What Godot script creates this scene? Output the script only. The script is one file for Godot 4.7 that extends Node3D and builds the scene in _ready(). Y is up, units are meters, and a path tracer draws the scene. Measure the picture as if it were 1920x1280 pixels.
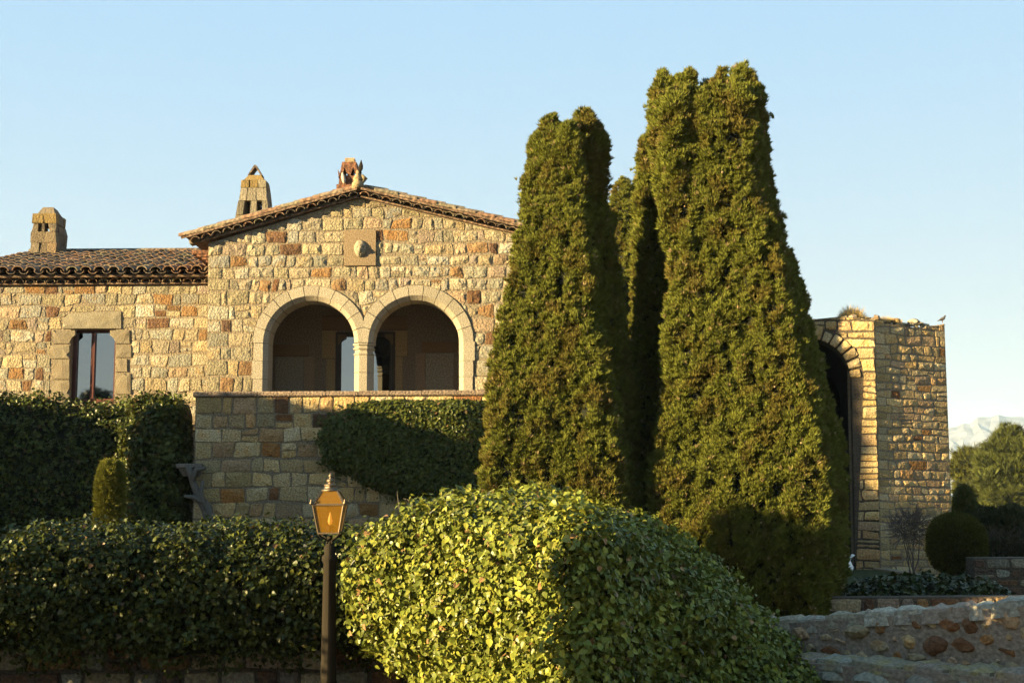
extends Node3D

const F := 2400.0
const EYE := 1.65
var tilt := Basis(Vector3.RIGHT, deg_to_rad(7.0)) * Basis(Vector3.BACK, deg_to_rad(-0.35))
var rng := RandomNumberGenerator.new()
var nz := FastNoiseLite.new()
var nf := FastNoiseLite.new()
var M := {}
var T := {}
var used := {}

# ---------------------------------------------------------------- helpers
func P(px: float, py: float, d: float) -> Vector3:        # a point of the survey: bearing, elevation and distance
	var a := tilt * Vector3((px - 960.0) / F, (640.0 - py) / F, -1.0)
	return Vector3(0, EYE, 0) + a * (d / -a.z)

func Q(px: float, py: float, d: float) -> Vector2:
	var p := P(px, py, d)
	return Vector2(p.x, p.y)

func rf(a: float, b: float) -> float:
	return rng.randf_range(a, b)

func numbered(called: String) -> String:
	used[called] = used.get(called, -1) + 1
	return called if used[called] == 0 else "%s_%03d" % [called, used[called]]

func tag(o: Node3D, label := "", category := "", group := "", kind := "") -> Node3D:
	if label: o.set_meta("label", label)
	if category: o.set_meta("category", category)
	if group: o.set_meta("group", group)
	if kind: o.set_meta("kind", kind)
	return o

func base(called: String, at: Vector3, label := "", category := "", group := "") -> Node3D:
	var o := Node3D.new()
	o.name = numbered(called)
	o.position = at
	add_child(o)
	tag(o, label, category, group)
	return o

func put(called: String, mesh: Mesh, m: Material, parent: Node = self, xf := Transform3D()) -> MeshInstance3D:
	var o := MeshInstance3D.new()
	o.name = numbered(called) if parent == self else called
	o.mesh = mesh
	o.material_override = m
	o.transform = xf
	parent.add_child(o, true)
	return o

func build(called: String, st: SurfaceTool, m: Material, parent: Node = self, xf := Transform3D()) -> MeshInstance3D:
	st.generate_normals()
	return put(called, st.commit(), m, parent, xf)

func mb(smooth := false) -> SurfaceTool:
	var st := SurfaceTool.new()
	st.begin(Mesh.PRIMITIVE_TRIANGLES)
	st.set_smooth_group(0 if smooth else 0xFFFFFFFF)
	return st

func face(st: SurfaceTool, pts: Array, out: Vector3) -> void:
	var n := Vector3.ZERO
	for i in range(1, pts.size() - 1):
		n += (pts[i + 1] - pts[0]).cross(pts[i] - pts[0])
	var flip: bool = n.dot(out) < 0
	for i in range(1, pts.size() - 1):
		st.add_vertex(pts[0])
		st.add_vertex(pts[i + 1] if flip else pts[i])
		st.add_vertex(pts[i] if flip else pts[i + 1])

func hexa(st: SurfaceTool, c: Array) -> void:              # 8 corners: bottom 4 round, top 4 round
	var mid := Vector3.ZERO
	for p in c: mid += p / 8.0
	for f in [[0, 1, 2, 3], [4, 5, 6, 7], [0, 1, 5, 4], [1, 2, 6, 5], [2, 3, 7, 6], [3, 0, 4, 7]]:
		var q = [c[f[0]], c[f[1]], c[f[2]], c[f[3]]]
		face(st, q, (q[0] + q[1] + q[2] + q[3]) / 4.0 - mid)

func box(st: SurfaceTool, a: Vector3, b: Vector3) -> void:
	hexa(st, [Vector3(a.x, a.y, a.z), Vector3(b.x, a.y, a.z), Vector3(b.x, a.y, b.z), Vector3(a.x, a.y, b.z), Vector3(a.x, b.y, a.z), Vector3(b.x, b.y, a.z), Vector3(b.x, b.y, b.z), Vector3(a.x, b.y, b.z)])

func cbox(st: SurfaceTool, a: Vector3, b: Vector3, c: float) -> void:   # box with its front and top edges chamfered
	var w := [[a.x, b.x, a.z, b.z - c], [a.x, b.x, a.z, b.z], [a.x, b.x, a.z, b.z], [a.x + c, b.x - c, a.z + c, b.z - c]]
	var y := [a.y, a.y + c, b.y - c, b.y]
	for k in 3:
		var l = w[k]
		var h = w[k + 1]
		hexa(st, [Vector3(l[0], y[k], l[2]), Vector3(l[1], y[k], l[2]), Vector3(l[1], y[k], l[3]), Vector3(l[0], y[k], l[3]), Vector3(h[0], y[k + 1], h[2]), Vector3(h[1], y[k + 1], h[2]), Vector3(h[1], y[k + 1], h[3]), Vector3(h[0], y[k + 1], h[3])])

func bar(st: SurfaceTool, a: Vector3, b: Vector3, w: float, h: float, up := Vector3.UP) -> void:
	var d := (b - a).normalized()
	var s := d.cross(up).normalized() * w * 0.5
	var u := s.cross(d).normalized() * h * 0.5
	hexa(st, [a - s - u, a + s - u, a + s + u, a - s + u, b - s - u, b + s - u, b + s + u, b - s + u])

func loft(st: SurfaceTool, pts: Array, rad: Array, seg := 10, side := Vector3(0, 0, 1)) -> void:
	var rings := []
	for i in pts.size():
		var d: Vector3 = (pts[mini(i + 1, pts.size() - 1)] - pts[maxi(i - 1, 0)]).normalized()
		var s := d.cross(side)
		s = (d.cross(Vector3.RIGHT) if s.length() < 0.05 else s).normalized()
		var u := s.cross(d).normalized()
		var r: Vector2 = rad[i] if rad[i] is Vector2 else Vector2(rad[i], rad[i])
		var ring := []
		for k in seg:
			var a := TAU * k / seg
			ring.append(pts[i] + s * cos(a) * r.x + u * sin(a) * r.y)
		rings.append(ring)
	for i in rings.size() - 1:
		for k in seg:
			var q = [rings[i][k], rings[i][(k + 1) % seg], rings[i + 1][(k + 1) % seg], rings[i + 1][k]]
			face(st, q, (q[0] + q[1] + q[2] + q[3]) / 4.0 - (pts[i] + pts[i + 1]) / 2.0)
	face(st, rings[0], pts[0] - pts[1])
	face(st, rings[-1], pts[-1] - pts[-2])

func lathe(st: SurfaceTool, at: Vector3, prof: Array, seg := 12, turn := 0.0) -> void:   # prof: [radius, height]
	for i in prof.size() - 1:
		for k in seg:
			var a := TAU * k / seg + turn
			var b := TAU * (k + 1) / seg + turn
			var q = [at + Vector3(sin(a) * prof[i][0], prof[i][1], cos(a) * prof[i][0]), at + Vector3(sin(b) * prof[i][0], prof[i][1], cos(b) * prof[i][0]),
				at + Vector3(sin(b) * prof[i + 1][0], prof[i + 1][1], cos(b) * prof[i + 1][0]), at + Vector3(sin(a) * prof[i + 1][0], prof[i + 1][1], cos(a) * prof[i + 1][0])]
			var m := (a + b) / 2.0
			face(st, q, Vector3(sin(m), 0, cos(m)) * (prof[i + 1][1] - prof[i][1]) * signf(prof[i + 1][1] - prof[i][1] + 1e-6) + Vector3(0, prof[i][0] - prof[i + 1][0], 0) * signf(prof[i + 1][1] - prof[i][1] + 1e-6))

func extrude(st: SurfaceTool, poly: PackedVector2Array, z0: float, z1: float) -> void:
	var idx := Geometry2D.triangulate_polygon(poly)
	for i in range(0, idx.size(), 3):
		for z in [z0, z1]:
			var t := []
			for k in 3: t.append(Vector3(poly[idx[i + k]].x, poly[idx[i + k]].y, z))
			face(st, t, Vector3(0, 0, 1 if z == maxf(z0, z1) else -1))
	var turn := -1.0 if Geometry2D.is_polygon_clockwise(poly) else 1.0
	for i in poly.size():
		var a := poly[i]
		var b := poly[(i + 1) % poly.size()]
		var e := (b - a) * turn
		face(st, [Vector3(a.x, a.y, z0), Vector3(b.x, b.y, z0), Vector3(b.x, b.y, z1), Vector3(a.x, a.y, z1)], Vector3(e.y, -e.x, 0))

func slab(called: String, a: Vector3, b: Vector3, m: Material, parent: Node = self) -> MeshInstance3D:
	var st := mb()
	box(st, a, b)
	return build(called, st, m, parent)

# ---------------------------------------------------------------- materials
func noise_tex(freq: float, oct: int, lo: float, hi: float, kind := FastNoiseLite.TYPE_SIMPLEX_SMOOTH, size := 512, sd := 1) -> NoiseTexture2D:
	var n := FastNoiseLite.new()
	n.noise_type = kind
	n.seed = sd
	n.frequency = freq
	n.fractal_octaves = oct
	var t := NoiseTexture2D.new()
	t.width = size
	t.height = size
	t.seamless = true
	t.noise = n
	var g := Gradient.new()
	g.set_color(0, Color(lo, lo, lo))
	g.set_color(1, Color(hi, hi, hi))
	t.color_ramp = g
	return t

func mat(called: String, lin: Color, rough := 0.85, bump := 0.0, scale := 1.0, vc := false, tex: Texture2D = null) -> StandardMaterial3D:
	var m := StandardMaterial3D.new()
	m.resource_name = called
	m.albedo_color = lin.linear_to_srgb()
	m.roughness = rough
	m.metallic_specular = 0.35
	m.vertex_color_use_as_albedo = vc
	if tex:
		m.albedo_texture = tex
	if bump > 0.0:
		m.heightmap_enabled = true
		m.heightmap_texture = T.bump
		m.heightmap_scale = bump
	if tex or bump > 0.0:
		m.uv1_triplanar = true
		m.uv1_world_triplanar = true
		m.uv1_scale = Vector3.ONE * scale
	M[called] = m
	return m

func materials() -> void:
	T.bump = noise_tex(0.02, 5, 0.0, 1.0, FastNoiseLite.TYPE_SIMPLEX_SMOOTH, 512, 4)
	T.grain = noise_tex(0.03, 5, 0.55, 1.0, FastNoiseLite.TYPE_SIMPLEX_SMOOTH, 512, 8)
	T.stain = noise_tex(0.012, 5, 0.35, 1.0, FastNoiseLite.TYPE_SIMPLEX_SMOOTH, 512, 12)
	mat("stone", Color(1.0, 1.0, 1.0), 0.9, 1.6, 1.7, true, T.grain)
	mat("dressed_stone", Color(1.0, 1.0, 1.0), 0.85, 0.35, 2.3, true, T.grain)
	mat("mortar", Color(0.27, 0.215, 0.145), 0.95, 1.2, 1.6, false, T.grain)
	mat("grey_mortar", Color(0.36, 0.275, 0.205), 0.95, 1.0, 1.6, false, T.grain)
	mat("dark_mortar", Color(0.10, 0.078, 0.055), 0.95, 1.2, 1.6, false, T.grain)
	mat("shade_dark_stone", Color(0.028, 0.022, 0.017), 1.0, 1.2, 1.6, false, T.grain)  # near-black colour stands for the deep shade inside the arch
	mat("plaster", Color(0.27, 0.215, 0.155), 0.95, 0.4, 1.6, false, T.grain)
	var tones := [Color(0.30, 0.175, 0.105), Color(0.25, 0.165, 0.105), Color(0.22, 0.16, 0.11), Color(0.36, 0.265, 0.175), Color(0.17, 0.125, 0.09), Color(0.36, 0.205, 0.12), Color(0.31, 0.25, 0.155)]
	for k in tones.size():
		mat("tile%d" % k, tones[k], 0.85, 0.5, 2.0, false, T.stain)
	mat("blind_panel", Color(0.36, 0.32, 0.25), 0.9, 0.4, 1.6, false, T.grain)
	mat("terracotta", Color(0.26, 0.115, 0.06), 0.85, 0.6, 2.0, false, T.stain)
	mat("rake_brick", Color(0.28, 0.18, 0.115), 0.9, 0.5, 2.0, false, T.stain)
	mat("red_wood", Color(0.11, 0.03, 0.02), 0.45, 0.15, 3.0, false, T.grain)
	mat("dark_wood", Color(0.03, 0.022, 0.016), 0.6)
	mat("curtain", Color(0.26, 0.15, 0.05), 0.95)
	mat("iron", Color(0.019, 0.016, 0.012), 0.85, 0.1, 6.0)
	M.iron.metallic_specular = 0.1
	mat("lamp_metal", Color(0.20, 0.15, 0.10), 0.42, 0.1, 6.0, false, T.grain).metallic = 0.55
	mat("white_stone", Color(0.75, 0.76, 0.76), 0.6)
	mat("earth", Color(0.36, 0.265, 0.155), 1.0, 3.0, 0.7, false, T.stain)
	mat("grass_ground", Color(0.05, 0.075, 0.018), 1.0, 2.0, 1.5, false, T.stain)
	mat("bark", Color(0.10, 0.075, 0.05), 0.95, 1.5, 3.0, false, T.grain)
	mat("vine_bark", Color(0.17, 0.15, 0.125), 0.95, 1.5, 4.0, false, T.grain)
	mat("rock", Color(0.25, 0.24, 0.26), 1.0, 0.0, 0.004, false, T.stain)
	mat("gap_shade_green", Color(0.006, 0.007, 0.003), 1.0)  # twig mass, near black so its colour holds the shade between leaves
	var g := mat("window_glass", Color(0.25, 0.26, 0.27), 0.03)
	g.metallic = 1.0
	var amber := mat("amber_glass", Color(0.17, 0.085, 0.006, 0.62), 0.3)
	amber.albedo_color.a = 0.42
	amber.transparency = BaseMaterial3D.TRANSPARENCY_ALPHA
	var fl := mat("flame", Color(1, 0.6, 0.2), 0.5)
	fl.emission_enabled = true
	fl.emission = Color(1.0, 0.62, 0.2)
	fl.emission_energy_multiplier = 0.15
	for k in [["ivy_leaf", 0.38, 0.26], ["cypress_leaf", 0.7, 0.22], ["pine_leaf", 0.7, 0.2], ["dry", 0.9, 0.3]]:
		var m := mat(k[0], Color(1, 1, 1), k[1], 0.0, 1.0, true)
		m.backlight_enabled = true
		m.backlight = Color(k[2], k[2], k[2]).linear_to_srgb()
		m.metallic_specular = 0.28 if k[0] == "ivy_leaf" else 0.2

# ---------------------------------------------------------------- stone
const TONES := [Color(0.40, 0.365, 0.28), Color(0.34, 0.31, 0.225), Color(0.37, 0.31, 0.21), Color(0.265, 0.15, 0.068), Color(0.15, 0.08, 0.045), Color(0.36, 0.275, 0.205), Color(0.114, 0.072, 0.050), Color(0.480, 0.432, 0.330)]
const RUST := [Color(0.396, 0.264, 0.120), Color(0.300, 0.240, 0.144), Color(0.36, 0.29, 0.19), Color(0.30, 0.205, 0.105), Color(0.26, 0.14, 0.06), Color(0.35, 0.28, 0.19), Color(0.192, 0.102, 0.054), Color(0.384, 0.324, 0.216)]

func stone_mesh(poly_in: PackedVector2Array, depth: float, bulge: float, rough: float, c1: Color, c2: Color, cell := 0.085, back := -0.02) -> ArrayMesh:
	# poly about its own middle; z = 0 is the wall's face
	var poly := PackedVector2Array()
	var n0 := poly_in.size()
	var per := 0.0
	for i in n0: per += poly_in[i].distance_to(poly_in[(i + 1) % n0])
	var cut := minf(0.2, 0.016 * n0 / maxf(per, 0.05) * 2.0) if bulge > 0.004 else 0.04
	for i in n0:                                            # corners knocked off
		var a := poly_in[i]
		var b := poly_in[(i + 1) % n0]
		if a.distance_to(b) < 0.03:
			poly.append((a + b) / 2)
			continue
		poly.append(a.lerp(b, cut))
		poly.append(a.lerp(b, 1.0 - cut))
	var out := PackedVector2Array()
	var step := cell * 0.95
	for i in poly.size():
		var a := poly[i]
		var b := poly[(i + 1) % poly.size()]
		var k := maxi(1, int(round(a.distance_to(b) / step)))
		for j in k:
			out.append(a.lerp(b, float(j) / k) + Vector2(rf(-1, 1), rf(-1, 1)) * rough * 0.35)
	var off := Vector3(rf(-40, 40), rf(-40, 40), rf(-40, 40))
	var pts := PackedVector2Array()
	var zs := PackedFloat32Array()
	var m := out.size()
	if m < 3: return null
	var turn := -1.0 if Geometry2D.is_polygon_clockwise(out) else 1.0
	for p in out:
		pts.append(p)
		zs.append(back)
	var ins := 0.012 + bulge * 0.25
	var lo := out[0]
	var hi := out[0]
	for i in m:
		var a := out[(i + m - 1) % m]
		var b := out[(i + 1) % m]
		var e := (b - a).normalized() * turn
		var p := out[i] + Vector2(-e.y, e.x) * ins
		lo = lo.min(out[i])
		hi = hi.max(out[i])
		if Geometry2D.is_point_in_polygon(p, out):
			pts.append(p)
			zs.append(depth * 0.72 + nz.get_noise_3d(p.x * 9 + off.x, p.y * 9 + off.y, off.z) * rough * 0.6)
	var half := minf(hi.x - lo.x, hi.y - lo.y) * 0.5
	var y := lo.y + cell * 0.5
	while y < hi.y:
		var x := lo.x + cell * rf(0.3, 0.7)
		while x < hi.x:
			var p := Vector2(x, y) + Vector2(rf(-1, 1), rf(-1, 1)) * cell * 0.3
			if Geometry2D.is_point_in_polygon(p, out):
				var dd := 1e9
				for i in m: dd = minf(dd, p.distance_to(Geometry2D.get_closest_point_to_segment(p, out[i], out[(i + 1) % m])))
				if dd > ins + cell * 0.35:
					pts.append(p)
					zs.append(depth + bulge * sqrt(clampf(dd / maxf(half, 0.03), 0, 1)) + nz.get_noise_3d(p.x * 8 + off.x, p.y * 8 + off.y, off.z) * rough * 1.6 + rf(-1, 1) * rough * 0.35)
			x += cell
		y += cell
	var tri := Geometry2D.triangulate_delaunay(pts)
	var v := PackedVector3Array()
	var nn := PackedVector3Array()
	var cc := PackedColorArray()
	for i in range(0, tri.size(), 3):
		var q := [tri[i], tri[i + 1], tri[i + 2]]
		var mid := (pts[q[0]] + pts[q[1]] + pts[q[2]]) / 3.0
		if not Geometry2D.is_point_in_polygon(mid, out): continue
		var p := []
		for k in q: p.append(Vector3(pts[k].x, pts[k].y, zs[k]))
		var nrm: Vector3 = (p[1] - p[0]).cross(p[2] - p[0])
		if nrm.z > 0:
			p = [p[0], p[2], p[1]]
			q = [q[0], q[2], q[1]]
		else:
			nrm = -nrm
		nrm = nrm.normalized()
		for k in 3:
			v.append(p[k])
			nn.append(nrm)
			var s := smoothstep(-0.05, 0.5, nz.get_noise_3d(p[k].x * 8.0 + off.y, p[k].y * 8.0 + off.z, off.x))
			cc.append(c1.lerp(c2, s * 0.8))
	if v.is_empty(): return null
	var arr := []
	arr.resize(Mesh.ARRAY_MAX)
	arr[Mesh.ARRAY_VERTEX] = v
	arr[Mesh.ARRAY_NORMAL] = nn
	arr[Mesh.ARRAY_COLOR] = cc
	var am := ArrayMesh.new()
	am.add_surface_from_arrays(Mesh.PRIMITIVE_TRIANGLES, arr)
	return am

func middle(poly: PackedVector2Array) -> Vector2:
	var c := Vector2.ZERO
	for p in poly: c += p / poly.size()
	return c

func area(poly: PackedVector2Array) -> float:
	var a := 0.0
	for i in poly.size(): a += poly[i].cross(poly[(i + 1) % poly.size()])
	return absf(a) * 0.5

func lay(called: String, parent: Node, poly: PackedVector2Array, tone: int, depth: float, bulge: float, rough: float, m: Material, cell := 0.085) -> void:
	var c := middle(poly)
	var q := PackedVector2Array()
	for p in poly: q.append(p - c)
	var j := rf(0.72, 1.14) * (0.97 + 0.22 * nf.get_noise_2d(c.x * 0.8 + 7.0, c.y * 1.1))
	var warm := rf(-0.06, 0.10)
	var own: Color = parent.get_meta("bounce_tint") if parent.has_meta("bounce_tint") else Color.WHITE  # wall hue plus a lift standing in for bounce light on shaded stone
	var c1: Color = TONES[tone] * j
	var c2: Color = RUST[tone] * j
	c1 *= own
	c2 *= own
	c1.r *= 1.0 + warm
	c1.b *= 1.0 - warm * 2
	var am := stone_mesh(q, depth, bulge, rough, c1, c2, cell)
	if am: put(called, am, m, parent, Transform3D(Basis(), Vector3(c.x, c.y, 0)))

func pick(weights: Array) -> int:
	var s := 0.0
	for w in weights: s += w
	var r := rng.randf() * s
	for i in weights.size():
		r -= weights[i]
		if r < 0: return i
	return 0

# rows of stones inside a region; o: w, gap, depth, bulge, rough, mix, accents [[Vector2, tone]], quoins
func masonry(parent: Node, region: PackedVector2Array, rows: Array, o: Dictionary) -> void:
	var lo := region[0]
	var hi := region[0]
	for p in region:
		lo = lo.min(p)
		hi = hi.max(p)
	var gap: float = o.get("gap", 0.012)
	var wob: float = o.get("wobble", 0.02)
	var sd := rf(-99, 99)
	var line := func(k: int, x: float) -> float:
		return rows[k] + (nz.get_noise_2d(x * 2.2 + sd, rows[k] * 31.0) * wob * 2.0 if k > 0 and k < rows.size() - 1 else 0.0)
	for k in rows.size() - 1:
		var x: float = lo.x - rf(0.0, o.w * 0.8)
		if o.get("quoins", false): x = lo.x
		var first := true
		while x < hi.x:
			var h: float = absf(rows[k + 1] - rows[k])
			var w: float = o.w * rf(0.5, 1.6)
			var fat: float = 1.9 if k in o.get("fat", []) else 1.0
			if fat > 1.0: fat = rf(1.1, 1.9)
			var quoin: bool = first and o.get("quoins", false)
			if quoin: w = o.w * (1.45 if k % 2 == 0 else 0.95)
			if not quoin and rng.randf() < 0.14: w *= 0.55
			var x1 := x + w
			if o.get("quoins_right", false) and hi.x - x1 < o.w * 0.6: x1 = hi.x
			var sk := rf(-1, 1) * wob * 1.2 * (0.0 if quoin else 1.0)
			var pieces := [[0.0, 1.0]]
			if not quoin and rng.randf() < o.get("split", 0.1) and w < o.w * 1.2: pieces = [[0.0, rf(0.4, 0.6)], [0, 1.0]]
			var last := 0.0
			for pc in pieces:
				var f0 := last
				var f1: float = pc[1]
				last = f1
				var b0: float = lerpf(line.call(k, x), line.call(k + 1, x), f0)
				var b1: float = lerpf(line.call(k, x1), line.call(k + 1, x1), f0)
				var t0: float = lerpf(line.call(k, x), line.call(k + 1, x), f1)
				var t1: float = lerpf(line.call(k, x1), line.call(k + 1, x1), f1)
				var g := gap * 0.5 * (1.7 if fat > 1.5 and not quoin else 1.0)
				var poly := PackedVector2Array([Vector2(x + g, b0 + g), Vector2(x1 - g, b1 + g), Vector2(x1 - g + sk, t1 - g), Vector2(x + g + (0.0 if first else last_skew), t0 - g)])
				if o.get("loose", 0.0) > 0:
					for i in 4: poly[i] += Vector2(rf(-1, 1), rf(-1, 1)) * o.loose
				for part in Geometry2D.intersect_polygons(poly, region):
					if area(part) < o.get("least", 0.005): continue
					var tone := pick(o.mix)
					for a in o.get("accents", []):
						if Geometry2D.is_point_in_polygon(a[0], part): tone = a[1]
					var smooth: bool = quoin or rng.randf() < o.get("plain", 0.25)
					lay("stone", parent, part, (1 if rng.randf() < 0.6 else 0) if quoin else tone, o.depth * rf(0.6, 1.25), o.bulge * (0.15 if smooth and fat < 1.5 else rf(0.5, 1.4) * fat), o.rough * (0.35 if smooth else 1.0) * (1.3 if fat > 1.5 else 1.0), M.stone, o.get("cell", 0.085))
			last_skew = sk
			x = x1
			first = false
var last_skew := 0.0

# ---------------------------------------------------------------- foliage
func leaf_mesh(w: float, l: float, fold: float, pointed := false) -> ArrayMesh:
	var side := [[0.0, 0.0], [0.32, 0.02], [0.5, 0.26], [0.34, 0.6], [0.0, 1.0]]
	if pointed: side = [[0.0, 0.0], [0.3, 0.2], [0.42, 0.42], [0.22, 0.75], [0.0, 1.0]]
	var st := mb()
	for s in [-1.0, 1.0]:
		for i in range(1, 4):
			var pa := Vector3(0, (0.0 if i == 1 else side[i][1] * 0.8) * l, 0)
			var tip := Vector3(0, l, -fold * l * 0.35)
			var mid := Vector3(0, 0.45 * l, 0)
			var a := Vector3(side[i][0] * w * s, side[i][1] * l, fold * w * side[i][0] * 1.2)
			var b := Vector3(side[i + 1][0] * w * s, side[i + 1][1] * l, fold * w * side[i + 1][0] * 1.2) if i < 3 else tip
			face(st, [mid, a, b], Vector3(0, 0, 1))
			if i == 1: face(st, [Vector3.ZERO, a, mid], Vector3(0, 0, 1))
	st.generate_normals()
	return st.commit()

func sprig_mesh(n: int, l: float, w: float, spread: float, sd: int) -> ArrayMesh:
	var r := RandomNumberGenerator.new()
	r.seed = sd
	var st := mb()
	for k in n:
		var a := TAU * (k + r.randf() * 0.7) / n
		var t := spread * r.randf_range(0.25, 1.0)
		var d := Vector3(cos(a) * t, 1.0, sin(a) * t).normalized()
		var s := d.cross(Vector3(r.randf_range(-1, 1), r.randf_range(-0.3, 0.3), r.randf_range(-1, 1))).normalized() * w * 0.5
		var ll := l * r.randf_range(0.65, 1.0)
		var bow := Vector3(0, 1, 0) * ll * 0.12
		face(st, [Vector3.ZERO, d * ll * 0.5 - s, d * ll + bow, d * ll * 0.5 + s], s.cross(d))
	st.generate_normals()
	return st.commit()

func scatter(called: String, parent: Node, mesh: Mesh, m: Material, xf: Array, col: PackedColorArray) -> MultiMeshInstance3D:
	var mm := MultiMesh.new()
	mm.transform_format = MultiMesh.TRANSFORM_3D
	mm.use_colors = true
	mm.mesh = mesh
	mm.instance_count = xf.size()
	for i in xf.size():
		mm.set_instance_transform(i, xf[i])
		mm.set_instance_color(i, col[i])
	var o := MultiMeshInstance3D.new()
	o.name = called
	o.multimesh = mm
	o.material_override = m
	o.set_meta("kind", "stuff")
	parent.add_child(o, true)
	return o

# a closed lumpy surface given as a grid of points [row][column]; rows run from the foot to the top
func shell(called: String, parent: Node, grid: Array, m: Material, inset := 0.0) -> MeshInstance3D:
	var st := mb(true)
	var rows := grid.size()
	var cols: int = grid[0].size()
	var g := grid
	if inset > 0.0:
		g = []
		for i in rows:
			var c := Vector3.ZERO
			for p in grid[i]: c += p / cols
			var r := []
			for p in grid[i]:
				var dv: Vector3 = c - p
				r.append(p + dv.normalized() * minf(inset, dv.length() * 0.9) - Vector3(0, inset * 0.6 if i > rows / 2 else 0.0, 0))
			g.append(r)
	for i in rows - 1:
		var mid := Vector3.ZERO
		for p in g[i]: mid += p / cols
		for k in cols:
			var q = [g[i][k], g[i][(k + 1) % cols], g[i + 1][(k + 1) % cols], g[i + 1][k]]
			var nrm: Vector3 = (q[0] - q[2]).cross(q[1] - q[3])
			for t in [[0, 1, 2], [0, 2, 3]]:
				for z in t: st.add_vertex(q[z])
	var top := Vector3.ZERO
	for p in g[-1]: top += p / cols
	for k in cols:
		st.add_vertex(g[-1][k]); st.add_vertex(g[-1][(k + 1) % cols]); st.add_vertex(top)
	return build(called, st, m, parent)

# points and outward normals spread over such a grid; keep(p, n) gives the chance that a point stays
func spread(grid: Array, count: int, keep: Callable) -> Array:
	var tris := []
	var acc := PackedFloat32Array()
	var sum := 0.0
	var rows := grid.size()
	var cols: int = grid[0].size()
	for i in rows - 1:
		var mid := Vector3.ZERO
		for p in grid[i]: mid += p / cols
		for k in cols:
			var a: Vector3 = grid[i][k]
			var b: Vector3 = grid[i][(k + 1) % cols]
			var c: Vector3 = grid[i + 1][(k + 1) % cols]
			var d: Vector3 = grid[i + 1][k]
			for t in [[a, b, c], [a, c, d]]:
				var n: Vector3 = (t[1] - t[0]).cross(t[2] - t[0])
				var l := n.length() * 0.5
				if l < 1e-7: continue
				n = n.normalized()
				if n.dot((t[0] + t[1] + t[2]) / 3.0 - mid) < 0: n = -n
				if i > rows - 4 and n.y < 0: n = -n
				l *= keep.call((t[0] + t[1] + t[2]) / 3.0, n)
				if l <= 0: continue
				sum += l
				acc.append(sum)
				tris.append([t[0], t[1], t[2], n])
	var res := []
	for i in count:
		var t = tris[mini(acc.bsearch(rng.randf() * sum), tris.size() - 1)]
		var u := rng.randf()
		var v := rng.randf()
		if u + v > 1:
			u = 1 - u
			v = 1 - v
		res.append([t[0] + (t[1] - t[0]) * u + (t[2] - t[0]) * v, t[3]])
	return res

func leaf_at(p: Vector3, n: Vector3, s: float, mess: float, hang: float) -> Transform3D:
	var z := (n * 0.8 + Vector3(rf(-1, 1), rf(-1, 1), rf(-1, 1)) * mess + Vector3(0, 0.4, 0)).normalized()
	var y := Vector3(rf(-1, 1), rf(-1, 1) - hang, rf(-1, 1))
	y = (y - z * y.dot(z)).normalized()
	return Transform3D(Basis(y.cross(z), y, z) * Basis.from_scale(Vector3(s, s, s)), p)

func leaf_tone(light: float, yellow := 0.0) -> Color:  # light sets leaf colour: raised for the sunlit bush, lowered in shaded hedges
	var c := Color(0.036, 0.052, 0.009).lerp(Color(0.10, 0.098, 0.014), clampf(rf(0, 1) * rf(0, 1) + yellow, 0, 1))
	var r := rng.randf()
	if r < 0.02: c = Color(0.12, 0.07, 0.03)
	return c * light * rf(0.7, 1.3)

func ivy(parent: Node, grid: Array, count: int, size: float, keep: Callable, light: float, yellow := 0.0, single := 0, depth := 0.07) -> void:
	var pts := spread(grid, count, keep)
	var xf := []
	var col := PackedColorArray()
	var mesh := leaf_mesh(1.0, 1.05, 0.22)
	var solo := []
	for q in pts:
		var s := size * rf(0.55, 1.25)
		var p: Vector3 = q[0] + q[1] * (rf(-depth, depth * 0.5) + nf.get_noise_3dv(q[0] * 4.0) * 0.11)
		xf.append(leaf_at(p, q[1], s, 1.0, 0.8))
		var cl := 1.0 + nf.get_noise_3dv(q[0] * 2.5 + Vector3(31, 0, 0)) * 0.5
		col.append(leaf_tone(light * cl, yellow * cl))
	scatter("leaves", parent, mesh, M.ivy_leaf, xf, col)
	if single > 0:
		var mats := []
		for k in 4:
			var m: StandardMaterial3D = M.ivy_leaf.duplicate()
			m.vertex_color_use_as_albedo = false
			m.albedo_color = leaf_tone(light * 1.05, yellow + 0.1 * k).linear_to_srgb()
			mats.append(m)
		for q in spread(grid, single, keep):
			put("leaf", mesh, mats[rng.randi() % 4], parent, leaf_at(q[0] + q[1] * rf(0.03, 0.07), q[1], size * rf(1.1, 1.5), 0.5, 0.9))

# rings of a hedge: a section swept along a path of [x, z, half thickness, foot, top]
func hedge_grid(path: Array, lump: float, round_ := 2.6) -> Array:
	# columns run round the section, rows along the path
	var grid := []
	var n := 22
	for i in path.size():
		var a = path[maxi(i - 1, 0)]
		var b = path[mini(i + 1, path.size() - 1)]
		var d := Vector2(b[0] - a[0], b[1] - a[1]).normalized()
		var s := Vector2(-d.y, d.x)
		var c = path[i]
		var ring := []
		for k in n:
			var t := TAU * k / n
			var x := signf(cos(t)) * pow(absf(cos(t)), 2.0 / round_)
			var y := signf(sin(t)) * pow(absf(sin(t)), 2.0 / round_)
			var endf: float = c[5] if c.size() > 5 else 1.0
			var p := Vector3(c[0] + s.x * x * c[2] * endf, lerpf(c[3], c[4], 0.5 + 0.5 * y * endf), c[1] + s.y * x * c[2] * endf)
			var o := Vector3(s.x * x, y, s.y * x)
			p += o.normalized() * (nf.get_noise_3dv(p * 1.6) * lump + nf.get_noise_3dv(p * 4.0) * lump * 0.5)
			ring.append(p)
		grid.append(ring)
	return grid

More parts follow.
